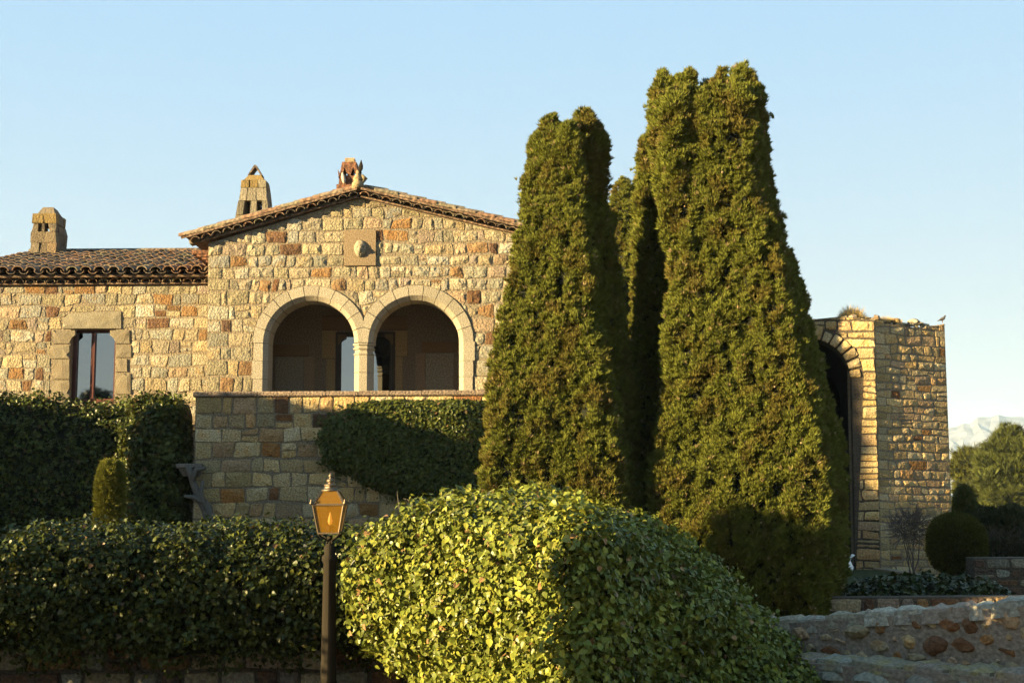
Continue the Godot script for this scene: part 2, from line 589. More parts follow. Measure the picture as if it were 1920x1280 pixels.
func dense(path: Array, step: float) -> Array:
	var r := []
	for i in path.size() - 1:
		var l := Vector2(path[i + 1][0] - path[i][0], path[i + 1][1] - path[i][1]).length()
		var k := maxi(1, int(l / step))
		for j in k:
			var row := []
			for q in path[i].size(): row.append(lerpf(path[i][q], path[i + 1][q], float(j) / k))
			r.append(row)
	r.append(path[-1])
	return r

func seen(p: Vector3, n: Vector3) -> float:                # leaves are denser on the sides that face the lane and the sun
	return 1.0 if n.dot(Vector3(0, EYE, 0) - p) > 0 else 0.3

# ---------------------------------------------------------------- cypress
func cypress(called: String, label: String, d: float, rows: Array, sq: float, turn_top: float, turn_foot: float, count: int, spires: Array, tone: Color, size := 1.0, cones := 0) -> void:
	var foot := P((rows[-1][1] + rows[-1][2]) / 2.0, rows[-1][0], d)
	foot.y = 0
	var tree := base(called, foot, label, "tree", "clipped cypresses in front of the house")
	var grids := []
	var prof := []
	for r in rows:
		var a := P(r[1], r[0], d)
		var b := P(r[2], r[0], d)
		prof.append([(a.y + b.y) / 2 , (a.x + b.x) / 2 - foot.x, (b.x - a.x) / 2])
	prof.append([0.03, prof[-1][1], prof[-1][2] * 0.9])
	prof.reverse()
	grids.append([prof, sq, turn_top, turn_foot])
	for s in spires:
		var tp := P(s[0], s[1], d)
		var w: float = s[2] / F * d
		var lo := P(s[0], s[3], d)
		var h := tp.y - lo.y
		var pr := []
		for k in [[0.0, 0.3], [0.3, 0.7], [0.62, 1.0], [0.82, 0.85], [0.94, 0.55], [1.0, 0.15]]:
			pr.append([lo.y + h * k[0], lerpf(lo.x, tp.x, k[0]) - foot.x, w * k[1], s[4] if s.size() > 4 else 0.0])
		grids.append([pr, 2.0, 0.0, 0.0])
	var xf := []
	var col := PackedColorArray()
	var cx := []
	var cc := PackedColorArray()
	var total := 0.0
	var shapes := []
	for gi in grids.size():
		var pr: Array = grids[gi][0]
		var grid := []
		var nrow := 84 if gi == 0 else 16
		var ncol := 76 if gi == 0 else 16
		for i in nrow + 1:
			var y: float = lerpf(pr[0][0], pr[-1][0], float(i) / nrow)
			var j := 0
			while j < pr.size() - 2 and pr[j + 1][0] < y: j += 1
			var f: float = clampf((y - pr[j][0]) / maxf(pr[j + 1][0] - pr[j][0], 1e-4), 0, 1)
			var cxx: float = lerpf(pr[j][1], pr[j + 1][1], f)
			var R: float = lerpf(pr[j][2], pr[j + 1][2], f)
			var zz: float = pr[0][3] if pr[0].size() > 3 else 0.0
			var beta: float = deg_to_rad(lerpf(grids[gi][3], grids[gi][2], float(i) / nrow))
			var n: float = grids[gi][1]
			var most := 0.0
			for k in 72:
				var a := TAU * k / 72
				most = maxf(most, sin(a) * pow(pow(absf(cos(a + beta)), n) + pow(absf(sin(a + beta)), n), -1.0 / n))
			var ring := []
			for k in ncol:
				var a := TAU * k / ncol
				var rr := R / most * pow(pow(absf(cos(a + beta)), n) + pow(absf(sin(a + beta)), n), -1.0 / n)
				var p := Vector3(cxx + sin(a) * rr, y, zz + cos(a) * rr)
				var w := p + foot
				rr += (nf.get_noise_3d(w.x * 1.3, w.y * 0.5, w.z * 1.3) * 0.09 + nf.get_noise_3d(w.x * 3.4, w.y * 1.6, w.z * 3.4) * 0.09 + nf.get_noise_3d(w.x * 7.0, w.y * 4.0, w.z * 7.0) * 0.06) * minf(1.0, R * 1.2)
				ring.append(Vector3(cxx + sin(a) * rr, y, zz + cos(a) * rr))
			grid.append(ring)
		shapes.append(grid)
		total += 1.0 if gi == 0 else 0.045
	var st := mb()
	loft(st, [Vector3(0, -0.1, 0), Vector3(0.02, 1.5, 0), Vector3(0, prof[-1][0] * 0.85, 0)], [0.16, 0.13, 0.04], 9)
	build("trunk", st, M.bark, tree)
	for gi in shapes.size():
		var o := shell("crown" if gi == 0 else "crown_spire", tree, shapes[gi], M.gap_shade_green, 0.09)
		var n := int(count * (1.0 if gi == 0 else 0.045) / total)
		for q in spread(shapes[gi], n, func(p, nn): return 1.0 if nn.dot(Vector3(0, EYE, 0) - (p + foot)) > -0.6 else 0.45):
			var p: Vector3 = q[0]
			var w := p + foot
			var lump := minf(0.35, nf.get_noise_3d(w.x * 5.0, w.y * 3.4, w.z * 5.0))
			p += q[1] * (rf(-0.10, -0.005) + lump * 0.115 - 0.008 + (rf(0.02, 0.07) if rng.randf() < 0.015 else 0.0))
			var ax: Vector3 = (q[1] * rf(0.35, 0.95) + Vector3(0, 0.9, 0) + Vector3(rf(-1, 1), rf(-1, 1), rf(-1, 1)) * 0.35).normalized()
			var sx := ax.cross(Vector3(rf(-1, 1), rf(-1, 1), rf(-1, 1))).normalized()
			xf.append(Transform3D(Basis(sx, ax, sx.cross(ax)) * Basis.from_scale(Vector3.ONE * rf(0.7, 1.25) * size), p))
			var c := tone * rf(0.65, 1.3)
			var pt := nf.get_noise_3d(w.x * 2.0 + 50, w.y * 2.0, w.z * 2.0)
			c = c.lerp(Color(0.095, 0.06, 0.016), clampf(pt * 1.2 + rf(-0.25, 0.25), 0.0, 0.55))
			if rng.randf() < 0.02: c = Color(0.2, 0.15, 0.07)
			col.append(c)
		if gi == 0 and cones > 0:
			for q in spread(shapes[gi], cones, func(p, nn): return 1.0 if nn.z > -0.2 else 0.0):
				cx.append(Transform3D(Basis.from_scale(Vector3.ONE * rf(0.7, 1.2)), q[0] + q[1] * rf(0.02, 0.06)))
				cc.append(Color(0.26, 0.2, 0.11) * rf(0.6, 1.1))
	scatter("foliage", tree, sprig_mesh(9, 0.07, 0.011, 0.75, 5), M.cypress_leaf, xf, col)
	if cx.size():
		var sm := SphereMesh.new()
		sm.radius = 0.014
		sm.height = 0.028
		sm.radial_segments = 8
		sm.rings = 5
		scatter("cones", tree, sm, M.dry, cx, cc)

# ---------------------------------------------------------------- the house
const ZG := 24.0      # gable front
const ZW := 25.0      # wing front
const ZT := 22.8      # terrace wall front

func arc(c: Vector2, r: float, a0: float, a1: float, n: int) -> PackedVector2Array:
	var p := PackedVector2Array()
	for i in n + 1:
		var a := lerpf(a0, a1, float(i) / n)
		p.append(c + Vector2(cos(a), sin(a)) * r)
	return p

func acc(list: Array, d: float) -> Array:
	var r := []
	for a in list: r.append([Q(a[0], a[1], d), a[2]])
	return r

func rows_at(px: float, ys: Array, d: float) -> Array:
	var r := []
	for y in ys: r.append(P(px, y, d).y)
	return r

func voussoir(c: Vector2, a0: float, a1: float, ri: float, rc: float, ro: float, mid: float, side: float) -> ArrayMesh:
	var st := mb()
	var g := 0.007 / ro
	a0 += g
	a1 -= g
	var n := 3
	for i in n:
		var t := [lerpf(a0, a1, float(i) / n), lerpf(a0, a1, float(i + 1) / n)]
		var e := [Vector2(cos(t[0]), sin(t[0])), Vector2(cos(t[1]), sin(t[1]))]
		var q := func(k: int, r: float, z: float) -> Vector3:
			var p: Vector2 = c + e[k] * r
			if side != 0.0 and (p.x - mid) * side > 0: p = c + e[k] * ((mid - c.x) / e[k].x)
			return Vector3(p.x, p.y, z)
		var inw := Vector3(-(e[0] + e[1]).x, -(e[0] + e[1]).y, 0)
		face(st, [q.call(0, rc, 0.035), q.call(1, rc, 0.035), q.call(1, ro, 0.035), q.call(0, ro, 0.035)], Vector3(0, 0, 1))
		face(st, [q.call(0, ri, -0.05), q.call(1, ri, -0.05), q.call(1, rc, 0.035), q.call(0, rc, 0.035)], Vector3(0, 0, 1))
		face(st, [q.call(0, ri, -0.05), q.call(1, ri, -0.05), q.call(1, ri, -0.52), q.call(0, ri, -0.52)], inw)
		face(st, [q.call(0, ro, -0.03), q.call(1, ro, -0.03), q.call(1, ro, 0.035), q.call(0, ro, 0.035)], -inw)
		for k in [0, 1]:
			if (i == 0 and k == 0) or (i == n - 1 and k == 1):
				var tg := Vector3(-e[k].y, e[k].x, 0) * (-1.0 if k == 0 else 1.0)
				face(st, [q.call(k, ri, -0.05), q.call(k, rc, 0.035), q.call(k, ro, 0.035), q.call(k, ro, -0.03), q.call(k, ri, -0.52)], tg)
	return tinted(st, Color(0.385, 0.335, 0.25) * rf(0.82, 1.1))

func tinted(st: SurfaceTool, c: Color, grain := 0.0) -> ArrayMesh:     # one stone's own tone as vertex colour
	st.generate_normals()
	var am := st.commit()
	var a := am.surface_get_arrays(0)
	var cc := PackedColorArray()
	cc.resize(a[Mesh.ARRAY_VERTEX].size())
	cc.fill(c)
	if grain > 0.0:
		for i in cc.size():
			cc[i] = c * (1.0 + nz.get_noise_3dv(a[Mesh.ARRAY_VERTEX][i] * 5.0) * grain)
	a[Mesh.ARRAY_COLOR] = cc
	var r := ArrayMesh.new()
	r.add_surface_from_arrays(Mesh.PRIMITIVE_TRIANGLES, a)
	return r

func half_tile(r0: float, r1: float, l: float, t: float, up := true, seg := 8) -> ArrayMesh:   # barrel tile along +z, r0 at z = 0, r1 at z = l
	var st := mb()
	var s := 1.0 if up else -1.0
	for k in seg:
		var q := []
		for j in [k, k + 1]:
			var a: float = PI * j / seg
			for z in [0, 1]:
				for o in [0, 1]:
					var r: float = (r0 if z == 0 else r1) - (t if o == 0 else 0.0)
					q.append(Vector3(cos(a) * r, s * sin(a) * r * 0.82, l * z))
		var m := q[0] + q[4] as Vector3
		m = Vector3(m.x, m.y, 0)
		face(st, [q[1], q[5], q[7], q[3]], m)
		face(st, [q[0], q[4], q[6], q[2]], -m)
		face(st, [q[2], q[3], q[7], q[6]], Vector3(0, 0, 1))
		face(st, [q[0], q[1], q[5], q[4]], Vector3(0, 0, -1))
	st.generate_normals()
	return st.commit()

func chimney(called: String, parent: Node, at: Vector3, hw: Array, hd: Array, cuts: Array, tone: Array, rough: float) -> Node3D:
	# cuts: [y0, y1, [front pieces as pairs -1..1], width factor bottom, top]
	var top: float = cuts[-1][1]
	var core := mb()
	var o := MeshInstance3D.new()
	o.name = called
	o.position = at
	parent.add_child(o, true)
	box(core, Vector3(-hw[1] * 0.5, 0.0, -hd[1] * 0.5), Vector3(hw[1] * 0.5, 0.04, hd[1] * 0.5))
	core.generate_normals()
	o.mesh = core.commit()
	o.material_override = M.mortar
	for ci in cuts.size():
		var c: Array = cuts[ci]
		var w0: float = lerpf(hw[0], hw[1], c[0] / top) * (c[3] if c.size() > 3 else 1.0)
		var w1: float = lerpf(hw[0], hw[1], c[1] / top) * (c[4] if c.size() > 4 else 1.0)
		var d0: float = lerpf(hd[0], hd[1], c[0] / top) * (c[3] if c.size() > 3 else 1.0)
		var d1: float = lerpf(hd[0], hd[1], c[1] / top) * (c[4] if c.size() > 4 else 1.0)
		var g := 0.006
		var cells := []
		for p in c[2]:
			cells.append([p[0], p[1], 0.45, 1.0])
			cells.append([p[0], p[1], -1.0, -0.45])
		if c[2].size() > 1:
			for s in [-1, 1]: cells.append([minf(s * 0.55, s), maxf(s * 0.55, s), -0.45, 0.45])
		else:
			cells = [[-1.0, 1.0, -1.0, 1.0]]
		for e in cells:
			var st := mb()
			var b := rf(0.0, 0.012)
			var q := []
			for yk in [0, 1]:
				var W := w0 if yk == 0 else w1
				var D := d0 if yk == 0 else d1
				var y: float = c[0] + g if yk == 0 else c[1] - g * 0.5
				for v in [[e[0], e[2]], [e[1], e[2]], [e[1], e[3]], [e[0], e[3]]]:
					var px: float = v[0] * W
					var pz: float = v[1] * D
					px += signf(px) * (b + rf(-1, 1) * rough) - (g if v[0] == e[1] else -g)
					pz += signf(pz) * (b + rf(-1, 1) * rough) - (g if v[1] == e[3] else -g)
					q.append(Vector3(px, y, pz))
			hexa(st, q)
			put("block", tinted(st, (Color(0.24, 0.165, 0.06) if ci >= cuts.size() - 2 and rng.randf() < 0.7 else tone[rng.randi() % tone.size()]) * rf(0.75, 1.15), 0.4), M.stone, o)
	return o

func window_at(parent: Node, xf: Transform3D, zf: float, x0: float, x1: float, y0: float, y1: float, mid: float, frame_m: Material, leaves: int) -> void:
	var win := slab("window", Vector3(x0 - 0.05, y0 - 0.05, zf - 0.12), Vector3(x0 + 0.025, y1 + 0.05, zf), frame_m, parent)
	win.transform = xf
	slab("frame", Vector3(x1 - 0.025, y0 - 0.05, zf - 0.12), Vector3(x1 + 0.05, y1 + 0.05, zf), frame_m, win)
	slab("frame", Vector3(x0 + 0.025, y1 - 0.045, zf - 0.12), Vector3(x1 - 0.025, y1 + 0.05, zf), frame_m, win)
	slab("frame", Vector3(x0 + 0.025, y0 - 0.05, zf - 0.12), Vector3(x1 - 0.025, y0 + 0.07, zf - 0.002), frame_m, win)
	var xs := [x0 + 0.025, mid, x1 - 0.025] if leaves == 2 else [x0 + 0.025, x1 - 0.025]
	for k in xs.size() - 1:
		var a: float = xs[k] + 0.004
		var b: float = xs[k + 1] - 0.004
		for s in [[a, a + 0.032], [b - 0.032, b]]:
			slab("sash", Vector3(s[0], y0 + 0.07, zf - 0.09), Vector3(s[1], y1 - 0.046, zf + 0.012), frame_m, win)
		slab("pane", Vector3(a + 0.032, y0 + 0.07, zf - 0.052), Vector3(b - 0.032, y1 - 0.046, zf - 0.046), M.window_glass, win)

func dressed(parent: Node, poly: PackedVector2Array, depth: float, tone := Color(0.34, 0.28, 0.19), called := "dressed_block") -> void:
	var c := middle(poly)
	var q := PackedVector2Array()
	for p in poly: q.append(p - c)
	var am := stone_mesh(q, depth, 0.003, 0.003, tone * rf(0.9, 1.08), tone * rf(0.75, 0.95) * Color(1.02, 0.94, 0.84), 0.14)
	if am: put(called, am, M.dressed_stone, parent, Transform3D(Basis(), Vector3(c.x, c.y, 0)))

func quad_px(a: float, b: float, c: float, d: float, z: float) -> PackedVector2Array:
	return PackedVector2Array([Q(a, d, z), Q(c, d, z), Q(c, b, z), Q(a, b, z)])

func house() -> void:
	var h := base("stone_house", Vector3(P(390, 800, ZG).x, 0, -ZG), "rustic stone villa with twin arched loggia under a low tiled gable", "house")
	var inv := Transform3D(Basis(), -h.position)
	var on := func(z: float) -> Transform3D: return inv * Transform3D(Basis(), Vector3(0, 0, -z))
	# --- gable front
	var c1 := Q(582.5, 643, ZG)
	var c2 := Q(779.5, 642, ZG)
	var ri := 0.815
	var rc := 0.90
	var ro := 1.09
	var mid := (c1.x + c2.x) / 2
	var yb := P(600, 752, ZG).y
	var xl := P(390, 600, ZG).x
	var xr := P(1010, 600, ZG).x
	var apex := Q(675, 371, ZG)
	var el := Q(390, 456, ZG)
	var er := Vector2(xr, apex.y - (xr - apex.x) * 0.247)
	var ring := func(r: float) -> PackedVector2Array:
		var p := PackedVector2Array([Vector2(c2.x + r, yb)])
		var a := acos(minf(1.0, (c2.x - mid) / r))
		p.append_array(arc(c2, r, 0, PI - a, 14))
		p.append_array(arc(c1, r, a, PI, 14))
		p.append(Vector2(c1.x - r, yb))
		return p
	var region := PackedVector2Array([Vector2(xl, yb), el, apex, er, Vector2(xr, yb)])
	var stones_in := region.duplicate()
	stones_in.append_array(ring.call(ro + 0.006))
	region.append_array(ring.call(0.97))
	var st := mb()
	extrude(st, region, -0.5, 0.0)
	var front := build("front_wall", st, M.mortar, h, on.call(ZG))
	masonry(front, stones_in, rows_at(600, [757, 735, 704, 676, 649, 623, 597, 572, 546, 523, 500, 479, 456, 432, 409, 389, 368, 340], ZG), {"w": 0.29, "gap": 0.011, "depth": 0.014, "bulge": 0.009, "rough": 0.014, "wobble": 0.034, "loose": 0.013, "cell": 0.07, "quoins": true, "split": 0.1, "plain": 0.2,
		"fat": [8, 9, 10, 11], "mix": [5, 4.0, 3.0, 0.1, 0.1, 1.2, 0.0, 0.9],
		"accents": acc([[529, 447, 4], [554, 467, 4], [741, 422, 3], [715, 445, 4], [430, 610, 4], [490, 535, 3], [644, 535, 3], [902, 465, 3], [902, 574, 3], [912, 632, 4], [451, 694, 3], [434, 719, 3], [477, 512, 2], [599, 510, 3], [670, 510, 5], [846, 509, 3], [895, 531, 2], [876, 552, 4], [820, 464, 2], [751, 443, 3], [709, 422, 5], [870, 590, 5], [560, 445, 2]], ZG)})
	# arches: voussoirs, then jamb blocks, column between
	for k in 2:
		var c := c1 if k == 0 else c2
		var n := 11
		for i in n:
			put("voussoir", voussoir(c, PI * i / n, PI * (i + 1) / n, ri, rc, ro, mid, 1.0 if k == 0 else -1.0), M.dressed_stone, front)
		var sgn := -1.0 if k == 0 else 1.0
		var ys := rows_at(600, [757, 710, 676, 643] if k == 0 else [757, 708, 678, 642], ZG)
		for i in 3:
			var s2 := mb()
			var a := c.x + sgn * ri
			var e := c.x + sgn * rc
			var f := c.x + sgn * (ro + rf(-0.02, 0.09))
			var poly := [Vector2(a, -0.52), Vector2(a, -0.05), Vector2(e, 0.036), Vector2(f, 0.036), Vector2(f, -0.03)]
			for j in poly.size():
				var p: Vector2 = poly[j]
				var r: Vector2 = poly[(j + 1) % poly.size()]
				var nn := Vector3(-(r.y - p.y) * sgn, 0, (r.x - p.x) * sgn) * sgn
				nn = Vector3((p.x + r.x) / 2 - (a + f) / 2, 0, (p.y + r.y) / 2 + 0.2)
				face(s2, [Vector3(p.x, ys[i] + 0.003, p.y), Vector3(r.x, ys[i] + 0.003, r.y), Vector3(r.x, ys[i + 1] - 0.003, r.y), Vector3(p.x, ys[i + 1] - 0.003, p.y)], nn)
			for y in [ys[i] + 0.003, ys[i + 1] - 0.003]:
				var cap := []
				for p in poly: cap.append(Vector3(p.x, y, p.y))
				face(s2, cap, Vector3(0, 1 if y > ys[i] + 0.1 else -1, 0))
			put("jamb_block", tinted(s2, Color(0.385, 0.335, 0.25) * rf(0.88, 1.08)), M.dressed_stone, front)
	var yc := P(681, 643, ZG).y
	var hw := (c2.x - c1.x) / 2 - ri
	var col := mb()
	var oct := func(s2: SurfaceTool, prof: Array) -> void: lathe(s2, Vector3(mid, 0, -0.16), prof, 8, PI / 8)
	var k8 := 1.0 / cos(PI / 8)
	for d in [[yb, yc - 0.56], [yc - 0.554, yc - 0.225]]:
		col = mb()
		oct.call(col, [[0.0, d[0]], [hw * k8, d[0] + 0.001], [hw * k8, d[1] - 0.001], [0.0, d[1]]])
		put("column_drum", tinted(col, Color(0.385, 0.335, 0.25) * rf(0.95, 1.05)), M.dressed_stone, front)
	col = mb()
	oct.call(col, [[0.0, yc - 0.22], [hw * k8 + 0.012, yc - 0.219], [hw * k8 + 0.018, yc - 0.2], [hw * k8 - 0.008, yc - 0.18], [hw * k8 - 0.012, yc - 0.125], [hw * k8 + 0.022, yc - 0.115], [hw * k8 + 0.026, yc - 0.09], [hw * k8 - 0.006, yc - 0.075], [hw * k8 + 0.004, yc - 0.045], [hw * k8 + 0.028, yc - 0.035], [hw * k8 + 0.03, yc - 0.004], [0.0, yc - 0.003]])
	put("column_capital", tinted(col, Color(0.385, 0.335, 0.25)), M.dressed_stone, front)
	# carved panel with a face
	var pp := quad_px(645, 432, 705, 499, ZG)
	st = mb()
	cbox(st, Vector3(pp[0].x, pp[0].y, -0.02), Vector3(pp[2].x, pp[2].y, 0.046), 0.008)
	put("carved_panel", tinted(st, Color(0.255, 0.185, 0.11), 0.3), M.dressed_stone, front)
	st = mb(true)
	var fc := Q(676, 467, ZG)
	var fg := []
	for i in 15:
		var ring2 := []
		for k in 20:
			var v := -1.0 + 2.0 * i / 14.0
			var a := TAU * k / 20
			var r := sqrt(maxf(0.0, 1.0 - v * v))
			var x := sin(a) * r
			var z := cos(a) * r
			if z > 0:
				z *= 1.0 + 0.8 * exp(-pow(x / 0.16, 2) - pow((v + 0.05) / 0.3, 2)) + 0.16 * exp(-pow((v - 0.33) / 0.12, 2)) - 0.5 * exp(-pow((absf(x) - 0.38) / 0.15, 2) - pow((v - 0.1) / 0.13, 2)) - 0.6 * exp(-pow(x / 0.3, 2) - pow((v + 0.52) / 0.07, 2)) + 0.12 * exp(-pow(x / 0.35, 2) - pow((v + 0.72) / 0.1, 2))
			x *= 1.0 - 0.18 * maxf(0.0, -v)
			ring2.append(Vector3(fc.x + x * 0.122, fc.y + v * 0.175, 0.044 + z * 0.075))
		fg.append(ring2)
	for i in 14:
		for k in 20:
			var q = [fg[i][k], fg[i][(k + 1) % 20], fg[i + 1][(k + 1) % 20], fg[i + 1][k]]
			face(st, q, (q[0] + q[2]) / 2 - Vector3(fc.x, fc.y, 0.06))
	put("carved_face", tinted(st, Color(0.33, 0.29, 0.20)), M.stone, front)
	# --- loggia
	var zl := -2.3
	var yf := yb - 0.1
	var xa := c1.x - ri - 0.5
	var xb := c2.x + ri + 0.45
	st = mb()
	box(st, Vector3(xa - 0.2, yf, zl - 0.3), Vector3(xb + 0.2, yc + 1.5, zl))
	var room := build("loggia_wall", st, M.plaster, h, on.call(ZG))
	slab("side_panel", Vector3(xa - 0.2, yf, zl), Vector3(xa, yc + 1.5, -0.5), M.plaster, room)
	slab("side_panel", Vector3(xb, yf, zl), Vector3(xb + 0.2, yc + 1.5, -0.5), M.plaster, room)
	slab("ceiling_panel", Vector3(xa - 0.2, yc + 1.5, zl - 0.3), Vector3(xb + 0.2, yc + 1.65, -0.5), M.plaster, room)
	slab("floor_slab", Vector3(xa - 0.2, yf - 0.2, zl - 0.3), Vector3(xb + 0.2, yf, -0.5), M.plaster, room)
	var zb := ZG - zl
	st = mb()
	box(st, Vector3(P(640, 700, zb).x, P(640, 760, zb).y, zl + 0.001), Vector3(P(728, 700, zb).x, P(640, 626, zb).y, zl + 0.004))
	for q in [[604, 620, 633, 672, 2], [611, 673, 633, 760, 2], [737, 620, 764, 668, 2], [737, 669, 755, 760, 2], [604, 592, 764, 619, 1], [502, 646, 579, 668, 1], [790, 640, 862, 661, 1], [570, 669, 590, 760, 0], [779, 662, 797, 760, 0]]:
		var a := P(q[0], q[3], zb)
		var b := P(q[2], q[1], zb)
		st = mb()
		cbox(st, Vector3(a.x, a.y, zl), Vector3(b.x, b.y, zl + 0.05), 0.006)
		put("surround_block", tinted(st, [Color(0.36, 0.26, 0.17), Color(0.24, 0.15, 0.08), Color(0.44, 0.31, 0.16)][q[4]] * rf(0.9, 1.1)), M.dressed_stone, room)
	for q in [[515, 669, 569, 760], [798, 662, 850, 760]]:
		var a := P(q[0], q[3], zb)
		var b := P(q[2], q[1], zb)
		slab("blind_panel", Vector3(a.x, a.y, zl + 0.004), Vector3(b.x, b.y, zl + 0.016), M.blind_panel, room)
	var wa := P(633, 760, zb)
	var wb := P(737, 627, zb)
	window_at(h, on.call(ZG), zl + 0.06, wa.x, wb.x, wa.y, wb.y, (wa.x + wb.x) / 2, M.dark_wood, 2)
	for s in [-1.0, 1.0]:                                  # shouldered corners of the door head
		var ex := wa.x if s < 0 else wb.x
		var poly := PackedVector2Array([Vector2(ex - s * 0.0, wb.y), Vector2(ex - s * 0.17, wb.y), Vector2(ex - s * 0.16, wb.y - 0.08), Vector2(ex - s * 0.08, wb.y - 0.13), Vector2(ex - s * 0.03, wb.y - 0.2), Vector2(ex, wb.y - 0.24)])
		st = mb()
		extrude(st, poly, zl + 0.066, zl + 0.085)
		put("corner_corbel", tinted(st, Color(0.2, 0.14, 0.08)), M.dressed_stone, room)
	# --- body of the main block
	var zr := -9.0
	var yg := 0.0
	slab("side_wall", Vector3(xl, yg, zr), Vector3(xl + 0.4, el.y - 0.02, -0.5), M.mortar, h).transform = on.call(ZG)
	slab("side_wall", Vector3(xr - 0.4, yg, zr), Vector3(xr, er.y - 0.02, -0.5), M.mortar, h).transform = on.call(ZG)
	st = mb()
	extrude(st, PackedVector2Array([Vector2(xl + 0.4, yg), Vector2(xl + 0.4, el.y), apex, Vector2(xr - 0.4, er.y), Vector2(xr - 0.4, yg)]), zr, zr + 0.4)
	build("rear_wall", st, M.mortar, h, on.call(ZG))
	slab("lower_wall", Vector3(xl + 0.001, yg, -0.5), Vector3(xr - 0.001, yb, -0.005), M.mortar, h).transform = on.call(ZG)
	# --- gable roof
	for k in 2:
		var s := -1.0 if k == 0 else 1.0
		var dir := Vector2(-1, -0.283).normalized() if k == 0 else Vector2(1, -0.247).normalized()
		var L: float = 3.36 if k == 0 else 4.1
		var origin := apex + Vector2(0, 0.0)
		var bas := Basis(Vector3(dir.x, dir.y, 0) , Vector3(-dir.y * s, dir.x * s, 0) , Vector3(0, 0, 1))
		if bas.y.y < 0: bas.y = -bas.y
		bas.z = bas.x.cross(bas.y)
		var fw := signf(bas.z.z)
		var fr: Transform3D = on.call(ZG) * Transform3D(bas, Vector3(origin.x, origin.y, 0))
		st = mb()
		var za := -9.3 * fw
		var zo := 0.2 * fw
		box(st, Vector3(0.0, 0.125, minf(za, zo)), Vector3(L, 0.165, maxf(za, zo)))
		var roof := build("gable_roof", st, M.rake_brick, h, fr)
		var x := 0.02
		while x < L - 0.3:
			st = mb()
			var w := rf(0.27, 0.31)
			cbox(st, Vector3(x, 0.0, minf(-0.1 * fw, 0.1 * fw)), Vector3(minf(x + w - 0.006, L), 0.034, maxf(-0.1 * fw, 0.1 * fw)), 0.004)
			build("rake_brick", st, M.rake_brick, roof)
			x += w
		var sc := [half_tile(0.098, 0.092, 0.3, 0.014), half_tile(0.095, 0.09, 0.32, 0.014)]
		var nsc := int(L / 0.207)
		for i in nsc:
			var xx := 0.1 + 0.207 * i + rf(-0.006, 0.006)
			put("scallop_tile", sc[i % 2], M["tile%d" % (rng.randi() % 7)], roof, Transform3D(Basis(Vector3.RIGHT, rf(-0.02, 0.02)) * (Basis() if fw > 0 else Basis(Vector3.UP, PI)), Vector3(xx, 0.036, -0.12 * fw)))
		st = mb()
		box(st, Vector3(0.02, 0.036, minf(-0.2 * fw, 0.012 * fw)), Vector3(L, 0.124, maxf(-0.2 * fw, 0.012 * fw)))
		build("rake_bed", st, M.mortar, roof)
		# verge: barrel tiles lying down the slope, each lapping the next
		var vt := half_tile(0.095, 0.108, 0.46, 0.016)
		for row in 2:
			var n := int(L / 0.38) + 1
			for i in n:
				var xx := L - 0.43 - 0.38 * i + (0.14 if row else 0.0)
				if xx < -0.1: continue
				var t := Transform3D(Basis(Vector3(0, 0, 1), 0.04) * Basis(Vector3.UP, PI / 2), Vector3(xx, 0.165 + row * 0.055, (0.1 - row * 0.2) * fw))
				put("verge_tile", vt, M["tile%d" % [0, 3, 5, 6, 6][rng.randi() % 5]], roof, t)
		var xf := []
		var cl := PackedColorArray()
		for j in 38:
			for i in int(L / 0.38) + 1:
				xf.append(Transform3D(Basis(Vector3(0, 0, 1), 0.04) * Basis(Vector3.UP, PI / 2), Vector3(L - 0.43 - 0.38 * i, 0.16, (-0.16 - 0.235 * j) * fw)))
				cl.append(Color(0.34, 0.2, 0.12) * rf(0.7, 1.2))
		scatter("roof_tiles", roof, half_tile(0.095, 0.108, 0.46, 0.016), M.dry, xf, cl)
		if k == 0:                                          # stepped eaves down the left side
			var ee := Vector3(xl, el.y, 0)
			for i in 4:
				var o: float = [0.10, 0.18, 0.27, 0.36][3 - i]
				var y1: float = el.y - 0.02 - 0.075 * i - (o * 0.283)
				slab("eaves_course", Vector3(xl - o, y1 - 0.07, -9.0), Vector3(xl - 0.001, y1, -0.06 - 0.02 * i), M.terracotta, h).transform = on.call(ZG)
	# ridge piece, finial and ornaments at the top of the gable
	var rp := Q(672, 347, ZG)
	var fin := mb(true)
	lathe(fin, Vector3(rp.x, rp.y - 0.04, 0.1), [[0.0, -0.06], [0.12, -0.05], [0.115, 0.05], [0.09, 0.08], [0.07, 0.1], [0.1, 0.13], [0.06, 0.2], [0.035, 0.24], [0.035, 0.3]], 10)
	var finial := put("ridge_finial", tinted(fin, Color(0.34, 0.25, 0.14)), M.stone, h, on.call(ZG))
	st = mb()
	loft(st, [Vector3(rp.x + 0.03, rp.y + 0.2, 0.1), Vector3(rp.x + 0.05, rp.y + 0.3, 0.1), Vector3(rp.x + 0.055, rp.y + 0.36, 0.1), Vector3(rp.x + 0.06, rp.y + 0.47, 0.1)], [0.012, Vector2(0.045, 0.02), Vector2(0.04, 0.02), 0.004], 8)
	build("leaf_spear", st, M.iron, finial)
	st = mb(true)
	loft(st, [Vector3(rp.x + 0.08, rp.y + 0.02, 0.1), Vector3(rp.x + 0.12, rp.y + 0.1, 0.1), Vector3(rp.x + 0.07, rp.y + 0.17, 0.1)], [0.03, 0.07, 0.03], 8)
	put("finial_scroll", tinted(st, Color(0.26, 0.2, 0.12)), M.stone, finial)
	# --- terracotta chimney behind the apex
	var t3 := P(656, 352, 27.0)
	var ch := slab("clay_chimney", Vector3(-0.26, -0.5, -0.24), Vector3(0.26, 0.02, 0.24), M.terracotta, h)
	ch.transform = inv * Transform3D(Basis(), t3)
	st = mb()
	var zz := 0.18
